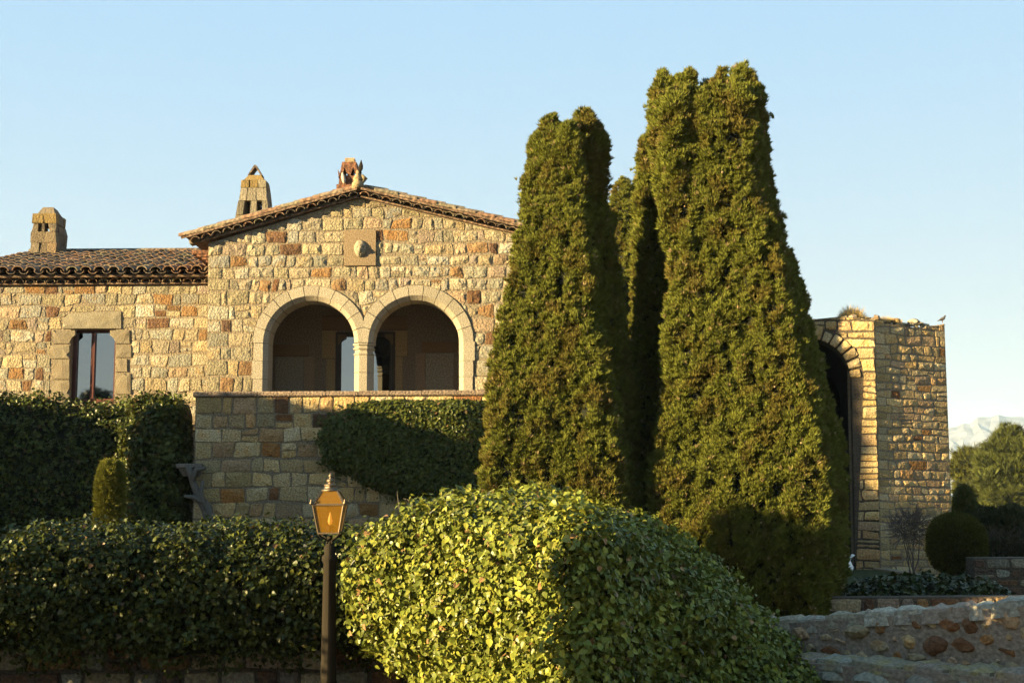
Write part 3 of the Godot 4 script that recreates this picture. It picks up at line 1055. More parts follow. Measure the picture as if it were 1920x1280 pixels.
	for sgn in [-1.0, 1.0]:                                # two walls with a pair of pointed vents
		var pl := [PackedVector2Array([Vector2(-0.22, 0.02), Vector2(0.22, 0.02), Vector2(0.2, 0.22), Vector2(-0.2, 0.22)]),
			PackedVector2Array([Vector2(-0.2, 0.22), Vector2(-0.15, 0.22), Vector2(-0.09, 0.40), Vector2(-0.17, 0.40)]), PackedVector2Array([Vector2(-0.03, 0.22), Vector2(0.03, 0.22), Vector2(0.09, 0.40), Vector2(-0.09, 0.40)]), PackedVector2Array([Vector2(0.15, 0.22), Vector2(0.2, 0.22), Vector2(0.17, 0.40), Vector2(0.09, 0.40)]),
			PackedVector2Array([Vector2(-0.17, 0.40), Vector2(0.17, 0.40), Vector2(0.15, 0.52), Vector2(-0.15, 0.52)])]
		for p in pl: extrude(st, p, sgn * zz - 0.03, sgn * zz + 0.03)
		hexa(st, [Vector3(sgn * 0.205, 0.02, -0.15), Vector3(sgn * 0.22, 0.02, -0.15), Vector3(sgn * 0.22, 0.02, 0.15), Vector3(sgn * 0.205, 0.02, 0.15), Vector3(sgn * 0.14, 0.52, -0.15), Vector3(sgn * 0.16, 0.52, -0.15), Vector3(sgn * 0.16, 0.52, 0.15), Vector3(sgn * 0.14, 0.52, 0.15)])
	build("flue", st, M.terracotta, ch)
	for s in [-1.0, 1.0]:
		st = mb()
		extrude(st, PackedVector2Array([Vector2(s * 0.19, 0.26), Vector2(s * 0.24, 0.36), Vector2(s * 0.225, 0.24), Vector2(s * 0.22, 0.16)]), -0.1, 0.22)
		build("side_horn", st, M.terracotta, ch)
	st = mb()
	cbox(st, Vector3(-0.105, 0.52, -0.1), Vector3(0.105, 0.64, 0.1), 0.01)
	put("cap_block", tinted(st, Color(0.45, 0.33, 0.2)), M.stone, ch)
	st = mb(true)
	loft(st, [Vector3(-0.09, 0.03, 0.25), Vector3(-0.1, 0.1, 0.25), Vector3(-0.12, 0.2, 0.25), Vector3(-0.13, 0.25, 0.25), Vector3(-0.12, 0.28, 0.26)], [0.02, 0.045, 0.04, 0.022, 0.012], 8)
	put("bird_ornament", tinted(st, Color(0.5, 0.46, 0.4)), M.dressed_stone, ch)
	# --- stone chimney behind the gable's left slope
	var t2 := P(473, 408, 27.5)
	var tone := [Color(0.25, 0.215, 0.145), Color(0.22, 0.19, 0.13), Color(0.28, 0.24, 0.17), Color(0.25, 0.185, 0.10)]
	var whole := [[-1.0, -0.3], [-0.294, 0.36], [0.366, 1.0]]
	var posts := [[-1.0, -0.52], [-0.12, 0.26], [0.62, 1.0]]
	var cm := chimney("stone_chimney", h, (inv * t2) + Vector3(0, -0.5, -0.3), [0.41, 0.245], [0.41, 0.25], [[0.0, 0.32, whole], [0.32, 0.55, [[-1.0, 0.1], [0.106, 1.0]]], [0.55, 0.88, posts], [0.88, 1.18, [[-1.0, -0.42], [-0.414, 0.2], [0.206, 1.0]]], [1.18, 1.36, whole], [1.36, 1.5, [[-1.0, 1.0]], 0.86, 0.56]], tone, 0.008)
	st = mb()
	for s in [-1.0, 1.0]:
		hexa(st, [Vector3(s * 0.16, 1.5, -0.14), Vector3(s * 0.125, 1.5, -0.14), Vector3(s * 0.125, 1.5, 0.14), Vector3(s * 0.16, 1.5, 0.14), Vector3(s * 0.014, 1.74, -0.14), Vector3(s * 0.001, 1.68, -0.14), Vector3(s * 0.001, 1.68, 0.14), Vector3(s * 0.014, 1.74, 0.14)])
	build("cap_tiles", st, M["tile2"], cm)
	# --- terrace
	var tl := P(366, 760, ZT).x
	var tr := P(1000, 760, ZT).x
	var yt := P(640, 743, ZT).y
	var tw := build("terrace_wall", box_st(Vector3(tl, 0, -0.35), Vector3(tr, yt, 0)), M.mortar, h, on.call(ZT))
	tw.set_meta("bounce_tint", Color(1.45, 1.27, 0.93))  # warmer, lighter stone replaces the bounce light missing in the shade
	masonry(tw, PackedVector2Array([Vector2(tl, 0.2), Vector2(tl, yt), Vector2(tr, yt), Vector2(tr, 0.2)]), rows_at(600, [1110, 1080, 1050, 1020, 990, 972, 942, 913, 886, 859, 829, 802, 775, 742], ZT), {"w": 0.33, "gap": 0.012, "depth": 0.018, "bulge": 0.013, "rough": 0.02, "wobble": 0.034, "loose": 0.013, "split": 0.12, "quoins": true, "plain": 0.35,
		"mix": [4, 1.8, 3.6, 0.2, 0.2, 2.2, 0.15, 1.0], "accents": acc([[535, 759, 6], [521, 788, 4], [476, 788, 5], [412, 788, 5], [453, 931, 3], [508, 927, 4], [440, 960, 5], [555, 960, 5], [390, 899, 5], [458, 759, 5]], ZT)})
	slab("terrace_floor", Vector3(tl, yt - 0.3, -ZG + ZT + 0.001), Vector3(tr, yt - 0.05, -0.35), M.plaster, h).transform = on.call(ZT)
	slab("terrace_side", Vector3(tl, 0, -ZG + ZT + 0.001), Vector3(tl + 0.3, yt - 0.001, -0.352), M.mortar, h).transform = on.call(ZT)
	var x := tl - 0.04
	while x < tr:
		var w := rf(0.54, 0.64)
		st = mb()
		cbox(st, Vector3(x, yt + 0.004, -0.38), Vector3(minf(x + w - 0.007, tr), yt + 0.095 + rf(-0.004, 0.004), 0.055 + rf(-0.006, 0.006)), 0.018)
		put("coping_slab", tinted(st, Color(0.27, 0.20, 0.145) * rf(0.88, 1.12), 0.3), M.stone, tw)
		x += w
	# bracket stone at the terrace's left corner
	var bp := P(366, 880, ZT)
	var br := mb()
	cbox(br, Vector3(tl - 0.26, bp.y + 0.02, -0.28), Vector3(tl + 0.18, bp.y + 0.1, 0.22), 0.012)
	var bracket := put("corner_bracket", tinted(br, Color(0.24, 0.20, 0.165), 0.3), M.stone, h, on.call(ZT))
	br = mb()
	hexa(br, [Vector3(tl - 0.17, bp.y - 0.12, -0.2), Vector3(tl + 0.12, bp.y - 0.12, -0.2), Vector3(tl + 0.12, bp.y - 0.12, 0.1), Vector3(tl - 0.17, bp.y - 0.12, 0.1), Vector3(tl - 0.23, bp.y + 0.018, -0.24), Vector3(tl + 0.16, bp.y + 0.018, -0.24), Vector3(tl + 0.16, bp.y + 0.018, 0.18), Vector3(tl - 0.23, bp.y + 0.018, 0.18)])
	put("bracket_base", tinted(br, Color(0.22, 0.185, 0.155), 0.3), M.stone, bracket)
	# --- wing
	var wl := -11.25
	var wt := P(200, 534, ZW).y
	var x_in := xl - 0.002
	var wx := [P(95, 650, ZW).x, P(245, 650, ZW).x]
	var wtop := P(170, 583, ZW).y
	var wy := P(170, 753, ZW).y
	var yl := 0.0
	var ox := [P(131, 650, ZW).x, P(216, 650, ZW).x]
	var oy := P(170, 617, ZW).y
	st = mb()
	extrude(st, PackedVector2Array([Vector2(wl, yl), Vector2(wl, wt + 0.1), Vector2(x_in, wt + 0.1), Vector2(x_in, yl), Vector2(ox[1], yl), Vector2(ox[1], oy), Vector2(ox[0], oy), Vector2(ox[0], yl)]), -0.45, 0)
	var wing := build("wing_wall", st, M.mortar, h, on.call(ZW))
	slab("sill_wall", Vector3(ox[0] + 0.001, yl, -0.4), Vector3(ox[1] - 0.001, wy - 0.03, -0.01), M.mortar, wing)
	var lt := Q(170, 598, ZW).y
	masonry(wing, PackedVector2Array([Vector2(wl, wy - 0.3), Vector2(wl, wt), Vector2(x_in, wt), Vector2(x_in, wy - 0.3), Vector2(wx[1], wy - 0.3), Vector2(wx[1], oy), Vector2(P(229, 600, ZW).x, oy), Vector2(P(229, 600, ZW).x, wtop), Vector2(P(128, 600, ZW).x, wtop - 0.03), Vector2(P(115, 600, ZW).x, lt), Vector2(P(115, 600, ZW).x, oy), Vector2(wx[0], oy), Vector2(wx[0], wy - 0.3)]),
		rows_at(200, [784, 757, 734, 709, 687, 663, 640, 617, 595, 572, 551, 533], ZW), {"w": 0.31, "gap": 0.012, "depth": 0.013, "bulge": 0.008, "rough": 0.012, "wobble": 0.036, "loose": 0.014, "cell": 0.075, "plain": 0.5, "split": 0.14,
		"mix": [4, 3, 3.4, 0.3, 0.15, 1.6, 0.1, 0.3], "accents": acc([[298, 582, 4], [330, 582, 3], [364, 582, 3], [276, 606, 4], [382, 625, 3], [364, 625, 2], [326, 696, 5], [22, 606, 4], [41, 606, 3], [88, 630, 4], [43, 700, 3], [79, 698, 4], [30, 677, 2], [49, 726, 4], [101, 587, 4], [8, 585, 5], [259, 625, 2], [191, 539, 5], [101, 542, 4], [300, 560, 3]], ZW)})
	var rp2 := func(pts: Array) -> PackedVector2Array:
		var r := PackedVector2Array()
		for p in pts: r.append(Q(p[0], p[1], ZW))
		return r
	dressed(wing, rp2.call([[116, 617], [116, 599], [129, 587], [170, 585], [228, 583], [228, 617]]), 0.04, Color(0.27, 0.235, 0.165))
	for s in [[[98, 618.5], [142, 618.5], [142, 628], [136, 633], [132, 640], [131, 645], [98, 645]], [[244, 618.5], [205, 618.5], [205, 628], [211, 633], [215, 640], [216, 645], [244, 645]], [[93, 646], [131, 646], [131, 673], [93, 673]], [[216, 646], [247, 646], [247, 671], [216, 671]], [[99, 674], [131, 674], [131, 712], [99, 712]], [[216, 672], [239, 672], [239, 698], [216, 698]], [[94, 713], [131, 713], [131, 768], [94, 768]], [[216, 699], [246, 699], [246, 740], [216, 740]], [[216, 741], [241, 741], [241, 768], [216, 768]]]:
		dressed(wing, rp2.call(s), 0.035, Color(0.255, 0.21, 0.14))
	window_at(h, on.call(ZW), -0.16, ox[0] + 0.02, ox[1] - 0.005, wy, oy - 0.005, P(174, 650, ZW + 0.16).x, M.red_wood, 2)
	st = mb()
	cbox(st, Vector3(ox[0] + 0.002, wy - 0.11, -0.3), Vector3(ox[1] - 0.002, wy - 0.045, 0.05), 0.01)
	put("window_sill", tinted(st, Color(0.30, 0.25, 0.17)), M.dressed_stone, wing)
	slab("wing_side_wall", Vector3(wl, 0, -9.0), Vector3(wl + 0.4, wt, -0.451), M.mortar, h).transform = on.call(ZW)
	slab("wing_rear_wall", Vector3(wl + 0.401, 0, -9.0), Vector3(x_in, wt, -8.6), M.mortar, h).transform = on.call(ZW)
	# eaves of the wing: brick, scallops, brick
	var ye := wt
	for row in 2:
		x = wl
		var y0: float = ye + [0.0, 0.115][row]
		while x < x_in - 0.01:
			var w := minf(rf(0.28, 0.31), x_in - x)
			st = mb()
			cbox(st, Vector3(x, y0, -0.3), Vector3(x + w - 0.006, y0 + 0.033, [0.085, 0.2][row] + rf(-0.006, 0.006)), 0.004)
			build("eaves_brick", st, M.rake_brick, wing)
			x += w
	var sct := [half_tile(0.098, 0.092, 0.34, 0.014), half_tile(0.094, 0.09, 0.35, 0.014)]
	x = wl + 0.1
	while x < x_in - 0.09:
		put("scallop_tile", sct[rng.randi() % 2], M["tile%d" % (rng.randi() % 7)], wing, Transform3D(Basis(), Vector3(x, ye + 0.036, -0.2 + rf(-0.01, 0.01))))
		x += 0.207
	slab("eaves_bed", Vector3(wl, ye + 0.034, -0.4), Vector3(x_in, ye + 0.114, 0.02), M.dark_mortar, wing)
	# roof of the wing
	var ez := 0.3                                            # the eaves stand out this far
	var ey := ye + 0.16
	var ridge := P(200, 479, 29.4)
	var run: float = 29.4 - ZW + ez
	var slope := atan2(ridge.y - ey, run)
	var rl := Vector2(run, ridge.y - ey).length()
	var frame: Transform3D = on.call(ZW) * Transform3D(Basis(Vector3.RIGHT, slope), Vector3(0, ey, ez))
	st = mb()
	box(st, Vector3(wl, -0.06, -rl), Vector3(x_in, -0.012, -0.06))
	var roof := build("wing_roof", st, M.rake_brick, h, frame)
	slab("rear_roof_slope", Vector3(wl, -0.06, 0), Vector3(x_in, -0.012, rl), M.rake_brick, roof).transform = Transform3D(Basis(Vector3.RIGHT, -2 * slope) * Basis(Vector3.UP, PI), Vector3(0, 0, -rl - 0.02)) * Transform3D(Basis(), Vector3(-wl - x_in, 0, 0))
	var cov := [half_tile(0.084, 0.116, 0.45, 0.022), half_tile(0.082, 0.112, 0.45, 0.022), half_tile(0.086, 0.118, 0.46, 0.02)]
	var pan := half_tile(0.108, 0.094, 0.44, 0.015, false)
	var nrow := int(rl / 0.37) + 1
	x = x_in - 0.14
	var ci := 0
	while x > wl + 0.1:
		for r in nrow:
			var z := -0.37 * r
			var mossy := nf.get_noise_2d(x * 1.5, z * 1.5) > 0.1
			var pool := [0, 1, 2, 4, 6] if mossy else [0, 0, 5, 3, 1, 2]
			if x > x_in - 0.9: pool = [0, 5, 5, 0, 3]
			var jx := rf(-0.012, 0.012)
			put("cover_tile", cov[rng.randi() % 3], M["tile%d" % pool[rng.randi() % pool.size()]], roof, Transform3D(Basis(Vector3.UP, rf(-0.03, 0.03)) * Basis(Vector3.RIGHT, -0.025 + rf(-0.02, 0.02)), Vector3(x + jx, 0.062 + rf(-0.006, 0.008), z - 0.44 + rf(0, 0.03))))
			put("pan_tile", pan, M["tile%d" % [1, 2, 4, 4, 0][rng.randi() % 5]], roof, Transform3D(Basis(Vector3.RIGHT, -0.03), Vector3(x - 0.135 + jx, 0.075, z - 0.42)))
		x -= 0.27
		ci += 1
	x = wl
	var rt := half_tile(0.115, 0.13, 0.44, 0.016)
	while x < x_in - 0.3:
		put("ridge_tile", rt, M["tile%d" % [3, 6, 1][rng.randi() % 3]], roof, Transform3D(Basis(Vector3.UP, PI / 2) * Basis(Vector3.RIGHT, 0.03), Vector3(x, 0.075, -rl)))
		x += 0.385
	var t1 := P(90, 490, 28.9)
	tone = [Color(0.22, 0.165, 0.10), Color(0.19, 0.15, 0.10), Color(0.25, 0.165, 0.085), Color(0.21, 0.145, 0.08)]
	chimney("stone_chimney", h, (inv * t1) + Vector3(0, -0.35, 0), [0.325, 0.245], [0.40, 0.32], [[0.0, 0.42, [[-1, -0.1], [-0.094, 1.0]]], [0.42, 0.72, [[-1.0, -0.3], [-0.294, 0.3], [0.306, 1.0]]], [0.72, 0.98, [[-1.0, 0.05], [0.056, 1.0]]], [0.98, 1.17, [[-1.0, -0.56], [-0.16, 0.02], [0.36, 1.0]]], [1.17, 1.4, [[-1.0, -0.05], [-0.04, 1.0]]], [1.4, 1.58, [[-1.0, 1.0]], 0.80, 0.52]], tone, 0.02)

func box_st(a: Vector3, b: Vector3) -> SurfaceTool:
	var st := mb()
	box(st, a, b)
	return st

# ---------------------------------------------------------------- the ruined tower
func tower() -> void:
	var d := 24.6
	var corner := P(1652, 1080, d)
	var o := base("ruined_tower", Vector3(corner.x, 0, corner.z), "tall weathered stone ruin with a dark arched opening behind the big cypress", "tower")
	var top: float = P(1652, 598, d).y
	# front face runs to the left and a little back, with the arch; right face to the right and back
	var la := deg_to_rad(-12.0)
	var ra := deg_to_rad(-21.3)
	var lb := Basis(Vector3.UP, la)                          # local +x of the left face still points right
	var rb := Basis(Vector3.UP, -ra)
	var lean := Basis(Vector3.BACK, deg_to_rad(-1.0))
	var W := 3.0
	var ac := Vector2(-1.27, top - 1.15)                     # arch centre in the left face
	var ar := 0.78
	var wall_poly := func(r: float) -> PackedVector2Array:
		var p := PackedVector2Array([Vector2(-0.02, 0), Vector2(-0.02, top - 0.02), Vector2(-0.3, top + 0.03), Vector2(-0.62, top + 0.06), Vector2(-1.1, top + 0.02), Vector2(-W, top + 0.1), Vector2(-W, 0), Vector2(ac.x - r, 0)])
		p.append_array(arc(ac, r, PI, 0, 16))
		p.append(Vector2(ac.x + r, 0))
		return p
	var st := mb()
	extrude(st, wall_poly.call(ar + 0.03), -0.9, 0.0)
	var left := build("arch_wall", st, M.dark_mortar, o, Transform3D(lb * lean, Vector3.ZERO))  # dark core puts the shade of the jamb reveal into its colour
	left.set_meta("bounce_tint", Color(1.45, 1.24, 0.86))
	var rows := [0.0]
	while rows[-1] < top + 0.15: rows.append(rows[-1] + rf(0.13, 0.24))
	var mix := [4.4, 0.8, 4.2, 0.3, 0.15, 2.4, 0.05, 2.0]
	var ring_cut := func() -> PackedVector2Array: return arc(ac, ar + 0.25, PI / 2, 0, 8)
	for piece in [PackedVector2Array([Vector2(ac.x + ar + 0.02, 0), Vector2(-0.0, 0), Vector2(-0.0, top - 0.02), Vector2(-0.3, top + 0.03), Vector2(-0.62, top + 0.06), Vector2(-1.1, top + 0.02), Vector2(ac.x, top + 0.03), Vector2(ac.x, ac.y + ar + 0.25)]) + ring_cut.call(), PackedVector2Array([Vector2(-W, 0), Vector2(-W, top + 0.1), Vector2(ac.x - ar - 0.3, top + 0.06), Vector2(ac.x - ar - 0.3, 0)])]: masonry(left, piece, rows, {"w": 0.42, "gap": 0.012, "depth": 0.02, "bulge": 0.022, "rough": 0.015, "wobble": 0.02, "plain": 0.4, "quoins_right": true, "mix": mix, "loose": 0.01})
	var nv := 15
	for i in nv:
		var a0 := PI * i / nv + 0.012
		var a1 := PI * (i + 1) / nv - 0.012
		var poly := PackedVector2Array()
		poly.append_array(arc(ac, ar, a0, a1, 2))
		poly.append_array(arc(ac, ar + rf(0.2, 0.3), a1, a0, 2))
		lay("voussoir", left, poly, pick([3, 1, 2, 0.2, 0, 1, 0, 2]), 0.045, 0.015, 0.012, M.stone)
	slab("arch_vault", Vector3(-W, 0, -6.3), Vector3(-0.25, top - 0.05, -6.0), M.shade_dark_stone, left)
	var vault := mb()
	var inner := arc(ac, ar + 0.05, 0, PI, 14)
	for i in inner.size() - 1:
		face(vault, [Vector3(inner[i].x, inner[i].y, -0.85), Vector3(inner[i + 1].x, inner[i + 1].y, -0.85), Vector3(inner[i + 1].x, inner[i + 1].y, -6.1), Vector3(inner[i].x, inner[i].y, -6.1)], Vector3(ac.x - inner[i].x, ac.y - inner[i].y, 0))
	for s in [-1.0, 1.0]:
		face(vault, [Vector3(ac.x + s * (ar + 0.05), 0, -0.85), Vector3(ac.x + s * (ar + 0.05), ac.y, -0.85), Vector3(ac.x + s * (ar + 0.05), ac.y, -6.1), Vector3(ac.x + s * (ar + 0.05), 0, -6.1)], Vector3(-s, 0, 0))
	build("vault_lining", vault, M.shade_dark_stone, left)
	var rw := P(1772, 700, d).x - corner.x
	rw = rw / cos(ra) * 1.13
	var rp := PackedVector2Array([Vector2(0.0, 0), Vector2(0.0, top), Vector2(0.2, top - 0.01), Vector2(0.24, top - 0.06), Vector2(0.5, top - 0.08), Vector2(0.56, top - 0.03), Vector2(0.8, top - 0.09), Vector2(rw * 0.7, top - 0.11), Vector2(rw * 0.74, top - 0.05), Vector2(rw * 0.93, top - 0.02), Vector2(rw, top + 0.02), Vector2(rw + 0.03, 0)])
	st = mb()
	extrude(st, rp, -0.9, 0.0)
	var right := build("flank_wall", st, M.mortar, o, Transform3D(rb * lean, Vector3(0, 0, -0.004)))
	right.set_meta("bounce_tint", Color(1.45, 1.24, 0.86))
	rows = [0.0]
	while rows[-1] < top + 0.15: rows.append(rows[-1] + rf(0.12, 0.2))
	rp[0].x = 0.01
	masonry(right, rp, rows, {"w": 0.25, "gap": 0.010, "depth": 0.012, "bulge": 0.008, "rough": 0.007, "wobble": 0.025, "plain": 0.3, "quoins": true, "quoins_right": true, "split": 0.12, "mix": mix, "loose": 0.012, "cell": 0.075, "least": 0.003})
	# rubble along the broken top
	for i in 44:
		var t := rf(0, 1)
		var s := PackedVector2Array()
		for k in 6: s.append(Vector2(cos(TAU * k / 6.0) * rf(0.08, 0.16), sin(TAU * k / 6.0) * rf(0.04, 0.08)))
		var am := stone_mesh(s, 0.08, 0.04, 0.02, TONES[pick(mix)] * 0.9, RUST[0] * 0.9)
		if am:
			var rt := rng.randf() < 0.5
			put("rubble_stone", am, M.stone, right if rt else left, Transform3D(Basis(Vector3.UP, rf(-1, 1)), Vector3(rf(0.05, rw - 0.1) if rt else rf(-1.3, -0.05), top + rf(-0.03, 0.05), rf(-0.5, -0.04))))
	# dry grass along the top
	var xf := []
	var cl := PackedColorArray()
	for i in 800:
		var u := rng.randf()
		var p := P(lerpf(1572, 1692, u), lerpf(596, 600, u), d + 0.2 + rf(0, 0.5))
		p.y = top - 0.02 + rf(0, 0.05) - u * 0.04
		var tall: float = 0.07 + 0.3 * exp(-pow((u - 0.22) / 0.18, 2)) + 0.08 * exp(-pow((u - 0.75) / 0.15, 2))
		var ax := Vector3(rf(-0.5, 0.5), 1, rf(-0.5, 0.5)).normalized()
		var sx := ax.cross(Vector3(rf(-1, 1), 0, rf(-1, 1))).normalized()
		xf.append(Transform3D(Basis(sx, ax, sx.cross(ax)) * Basis.from_scale(Vector3(1, 1, 1) * tall * rf(0.7, 1.3)), p))
		cl.append(Color(0.5, 0.36, 0.15) * rf(0.6, 1.1))
	var g := scatter(numbered("dry_grass"), self, sprig_mesh(5, 1.0, 0.022, 0.4, 9), M.dry, xf, cl)
	tag(g, "tufts of dry straw coloured grass growing on top of the ruined tower", "grass", "", "stuff")
	# the bird
	var bpos := P(1768, 606, d + 0.55)
	var b := base("bird", Vector3(bpos.x, top + 0.0, bpos.z), "small dark bird perched on the right end of the ruined tower's top", "bird")
	st = mb(true)
	loft(st, [Vector3(-0.17, 0.05, 0), Vector3(-0.1, 0.075, 0), Vector3(-0.04, 0.1, 0), Vector3(0.02, 0.125, 0), Vector3(0.06, 0.155, 0), Vector3(0.075, 0.19, 0), Vector3(0.09, 0.215, 0), Vector3(0.105, 0.222, 0), Vector3(0.135, 0.215, 0)], [Vector2(0.008, 0.02), Vector2(0.022, 0.03), Vector2(0.048, 0.048), Vector2(0.055, 0.052), Vector2(0.045, 0.042), Vector2(0.028, 0.026), Vector2(0.029, 0.026), Vector2(0.022, 0.02), 0.003], 10)
	b.scale = Vector3.ONE * 0.6
	put("body", tinted(st, Color(0.09, 0.08, 0.075)), M.stone, b)
	for s in [-1.0, 1.0]:
		st = mb()
		loft(st, [Vector3(0.0, -0.01, s * 0.02), Vector3(0.005, 0.09, s * 0.022)], [0.006, 0.008], 5)
		put("leg", tinted(st, Color(0.2, 0.09, 0.05)), M.stone, b)

# ---------------------------------------------------------------- the lamp
func lamp() -> void:
	var d := 10.0
	var u := d / F
	var f := P(615, 1300, d)
	var o := base("street_lamp", Vector3(f.x, 0, f.z), "lit amber glass lantern on a dark iron post in front of the ivy hedge", "street lamp")
	var Y := func(py: float) -> float: return P(615, py, d).y
	var st := mb(true)
	var s1: float = Y.call(1026)
	lathe(st, Vector3.ZERO, [[0.0, 0.0], [0.11, 0.001], [0.11, 0.12], [0.085, 0.16], [0.06, 0.3], [0.047, s1 - 0.12], [0.06, s1 - 0.1], [0.06, s1 - 0.07], [0.042, s1 - 0.05], [0.046, s1], [0.03, s1 + 0.02], [0.02, s1 + 0.05], [0.02, s1 + 0.09], [0.0, s1 + 0.091]], 14)
	build("post", st, M.iron, o)
	var yb: float = Y.call(998)
	var yt: float = Y.call(947)
	var yr: float = Y.call(921)
	var wb := 19.0 * u
	var wt := 28.0 * u
	var wr := 14.5 * u
	for s in [[-1, -1], [1, -1], [1, 1], [-1, 1]]:
		st = mb()
		var a := Vector3(s[0] * wb, yb, s[1] * wb)
		var b := Vector3(s[0] * wt, yt, s[1] * wt)
		bar(st, a, b, 0.011, 0.011, Vector3(s[0], 0, -s[1]).cross(Vector3.UP) + Vector3(0.1, 0, 0))
		build("corner_bar", st, M.lamp_metal, o)
		st = mb()
		bar(st, b + Vector3(0, 0.012, 0), Vector3(s[0] * wr, yr, s[1] * wr), 0.012, 0.012, Vector3(0.3, 0.2, 1))
		build("roof_bar", st, M.lamp_metal, o)
		st = mb(true)
		lathe(st, b + Vector3(s[0] * 0.012, 0.004, s[1] * 0.012), [[0.0, 0.0], [0.012, 0.004], [0.014, 0.014], [0.006, 0.026], [0.008, 0.036], [0.0, 0.046]], 8)
		build("corner_knob", st, M.lamp_metal, o)
		st = mb(true)                                      # scroll bracket under the lantern
		var q := Vector3(s[0], 0, s[1]).normalized()
		var pts := []
		for k in 11:
			var t := k / 10.0
			var r := lerpf(wb * 1.3, 0.03, t) + sin(t * PI * 2.0) * 0.022
			pts.append(q * r + Vector3(0, lerpf(yb + 0.005, s1 + 0.03, t), 0))
		loft(st, pts, [0.009, 0.008, 0.007, 0.007, 0.007, 0.007, 0.007, 0.007, 0.008, 0.008, 0.009], 6, Vector3(q.z, 0, -q.x))
		build("scroll_bracket", st, M.iron, o)
	for k in 4:
		var r := Basis(Vector3.UP, k * PI / 2)
		st = mb()
		hexa(st, [r * Vector3(-wb, yb, wb - 0.004), r * Vector3(wb, yb, wb - 0.004), r * Vector3(wb, yb, wb - 0.001), r * Vector3(-wb, yb, wb - 0.001), r * Vector3(-wt, yt, wt - 0.004), r * Vector3(wt, yt, wt - 0.004), r * Vector3(wt, yt, wt - 0.001), r * Vector3(-wt, yt, wt - 0.001)])
		build("glass_pane", st, M.amber_glass, o)
		st = mb()
		hexa(st, [r * Vector3(-wt + 0.006, yt + 0.012, wt - 0.008), r * Vector3(wt - 0.006, yt + 0.012, wt - 0.008), r * Vector3(wt - 0.006, yt + 0.012, wt - 0.004), r * Vector3(-wt + 0.006, yt + 0.012, wt - 0.004), r * Vector3(-wr, yr, wr - 0.004), r * Vector3(wr, yr, wr - 0.004), r * Vector3(wr, yr, wr), r * Vector3(-wr, yr, wr)])
		build("roof_pane", st, M.amber_glass, o)
		st = mb()
		bar(st, r * Vector3(-wt - 0.006, yt + 0.006, wt), r * Vector3(wt + 0.006, yt + 0.006, wt), 0.016, 0.014)
		build("rim_bar", st, M.lamp_metal, o)
		st = mb()
		bar(st, r * Vector3(-wb - 0.004, yb - 0.004, wb), r * Vector3(wb + 0.004, yb - 0.004, wb), 0.014, 0.012)
		build("rim_bar", st, M.lamp_metal, o)
	st = mb(true)
	var y0: float = yr
	lathe(st, Vector3(0, y0, 0), [[0.0, -0.002], [0.068, 0.0], [0.07, 0.012], [0.05, 0.016], [0.045, 0.04], [0.052, 0.046], [0.05, 0.052], [0.022, 0.06], [0.018, 0.066], [0.032, 0.076], [0.03, 0.088], [0.012, 0.1], [0.01, 0.108], [0.018, 0.116], [0.012, 0.128], [0.0, 0.15]], 14)
	build("finial", st, M.lamp_metal, o)
	st = mb(true)
	lathe(st, Vector3(0, yb, 0), [[0.0, 0.0], [0.034, 0.001], [0.034, 0.05], [0.03, 0.055], [0.0, 0.056]], 10)
	build("candle_holder", st, M.terracotta, o)
	st = mb(true)
	lathe(st, Vector3(0, yb + 0.056, 0), [[0.0, 0.0], [0.014, 0.01], [0.019, 0.03], [0.013, 0.06], [0.005, 0.09], [0.0, 0.105]], 10)
	build("lamp_flame", st, M.flame, o)
	var l := OmniLight3D.new()
	l.name = "lamp_light"
	l.position = Vector3(0, yb + 0.09, 0)
	l.light_color = Color(1.0, 0.62, 0.25)
	l.light_energy = 0.0006
	l.light_size = 0.02
	l.omni_range = 8.0
	l.omni_attenuation = 2.0
	l.shadow_enabled = true
	o.add_child(l)

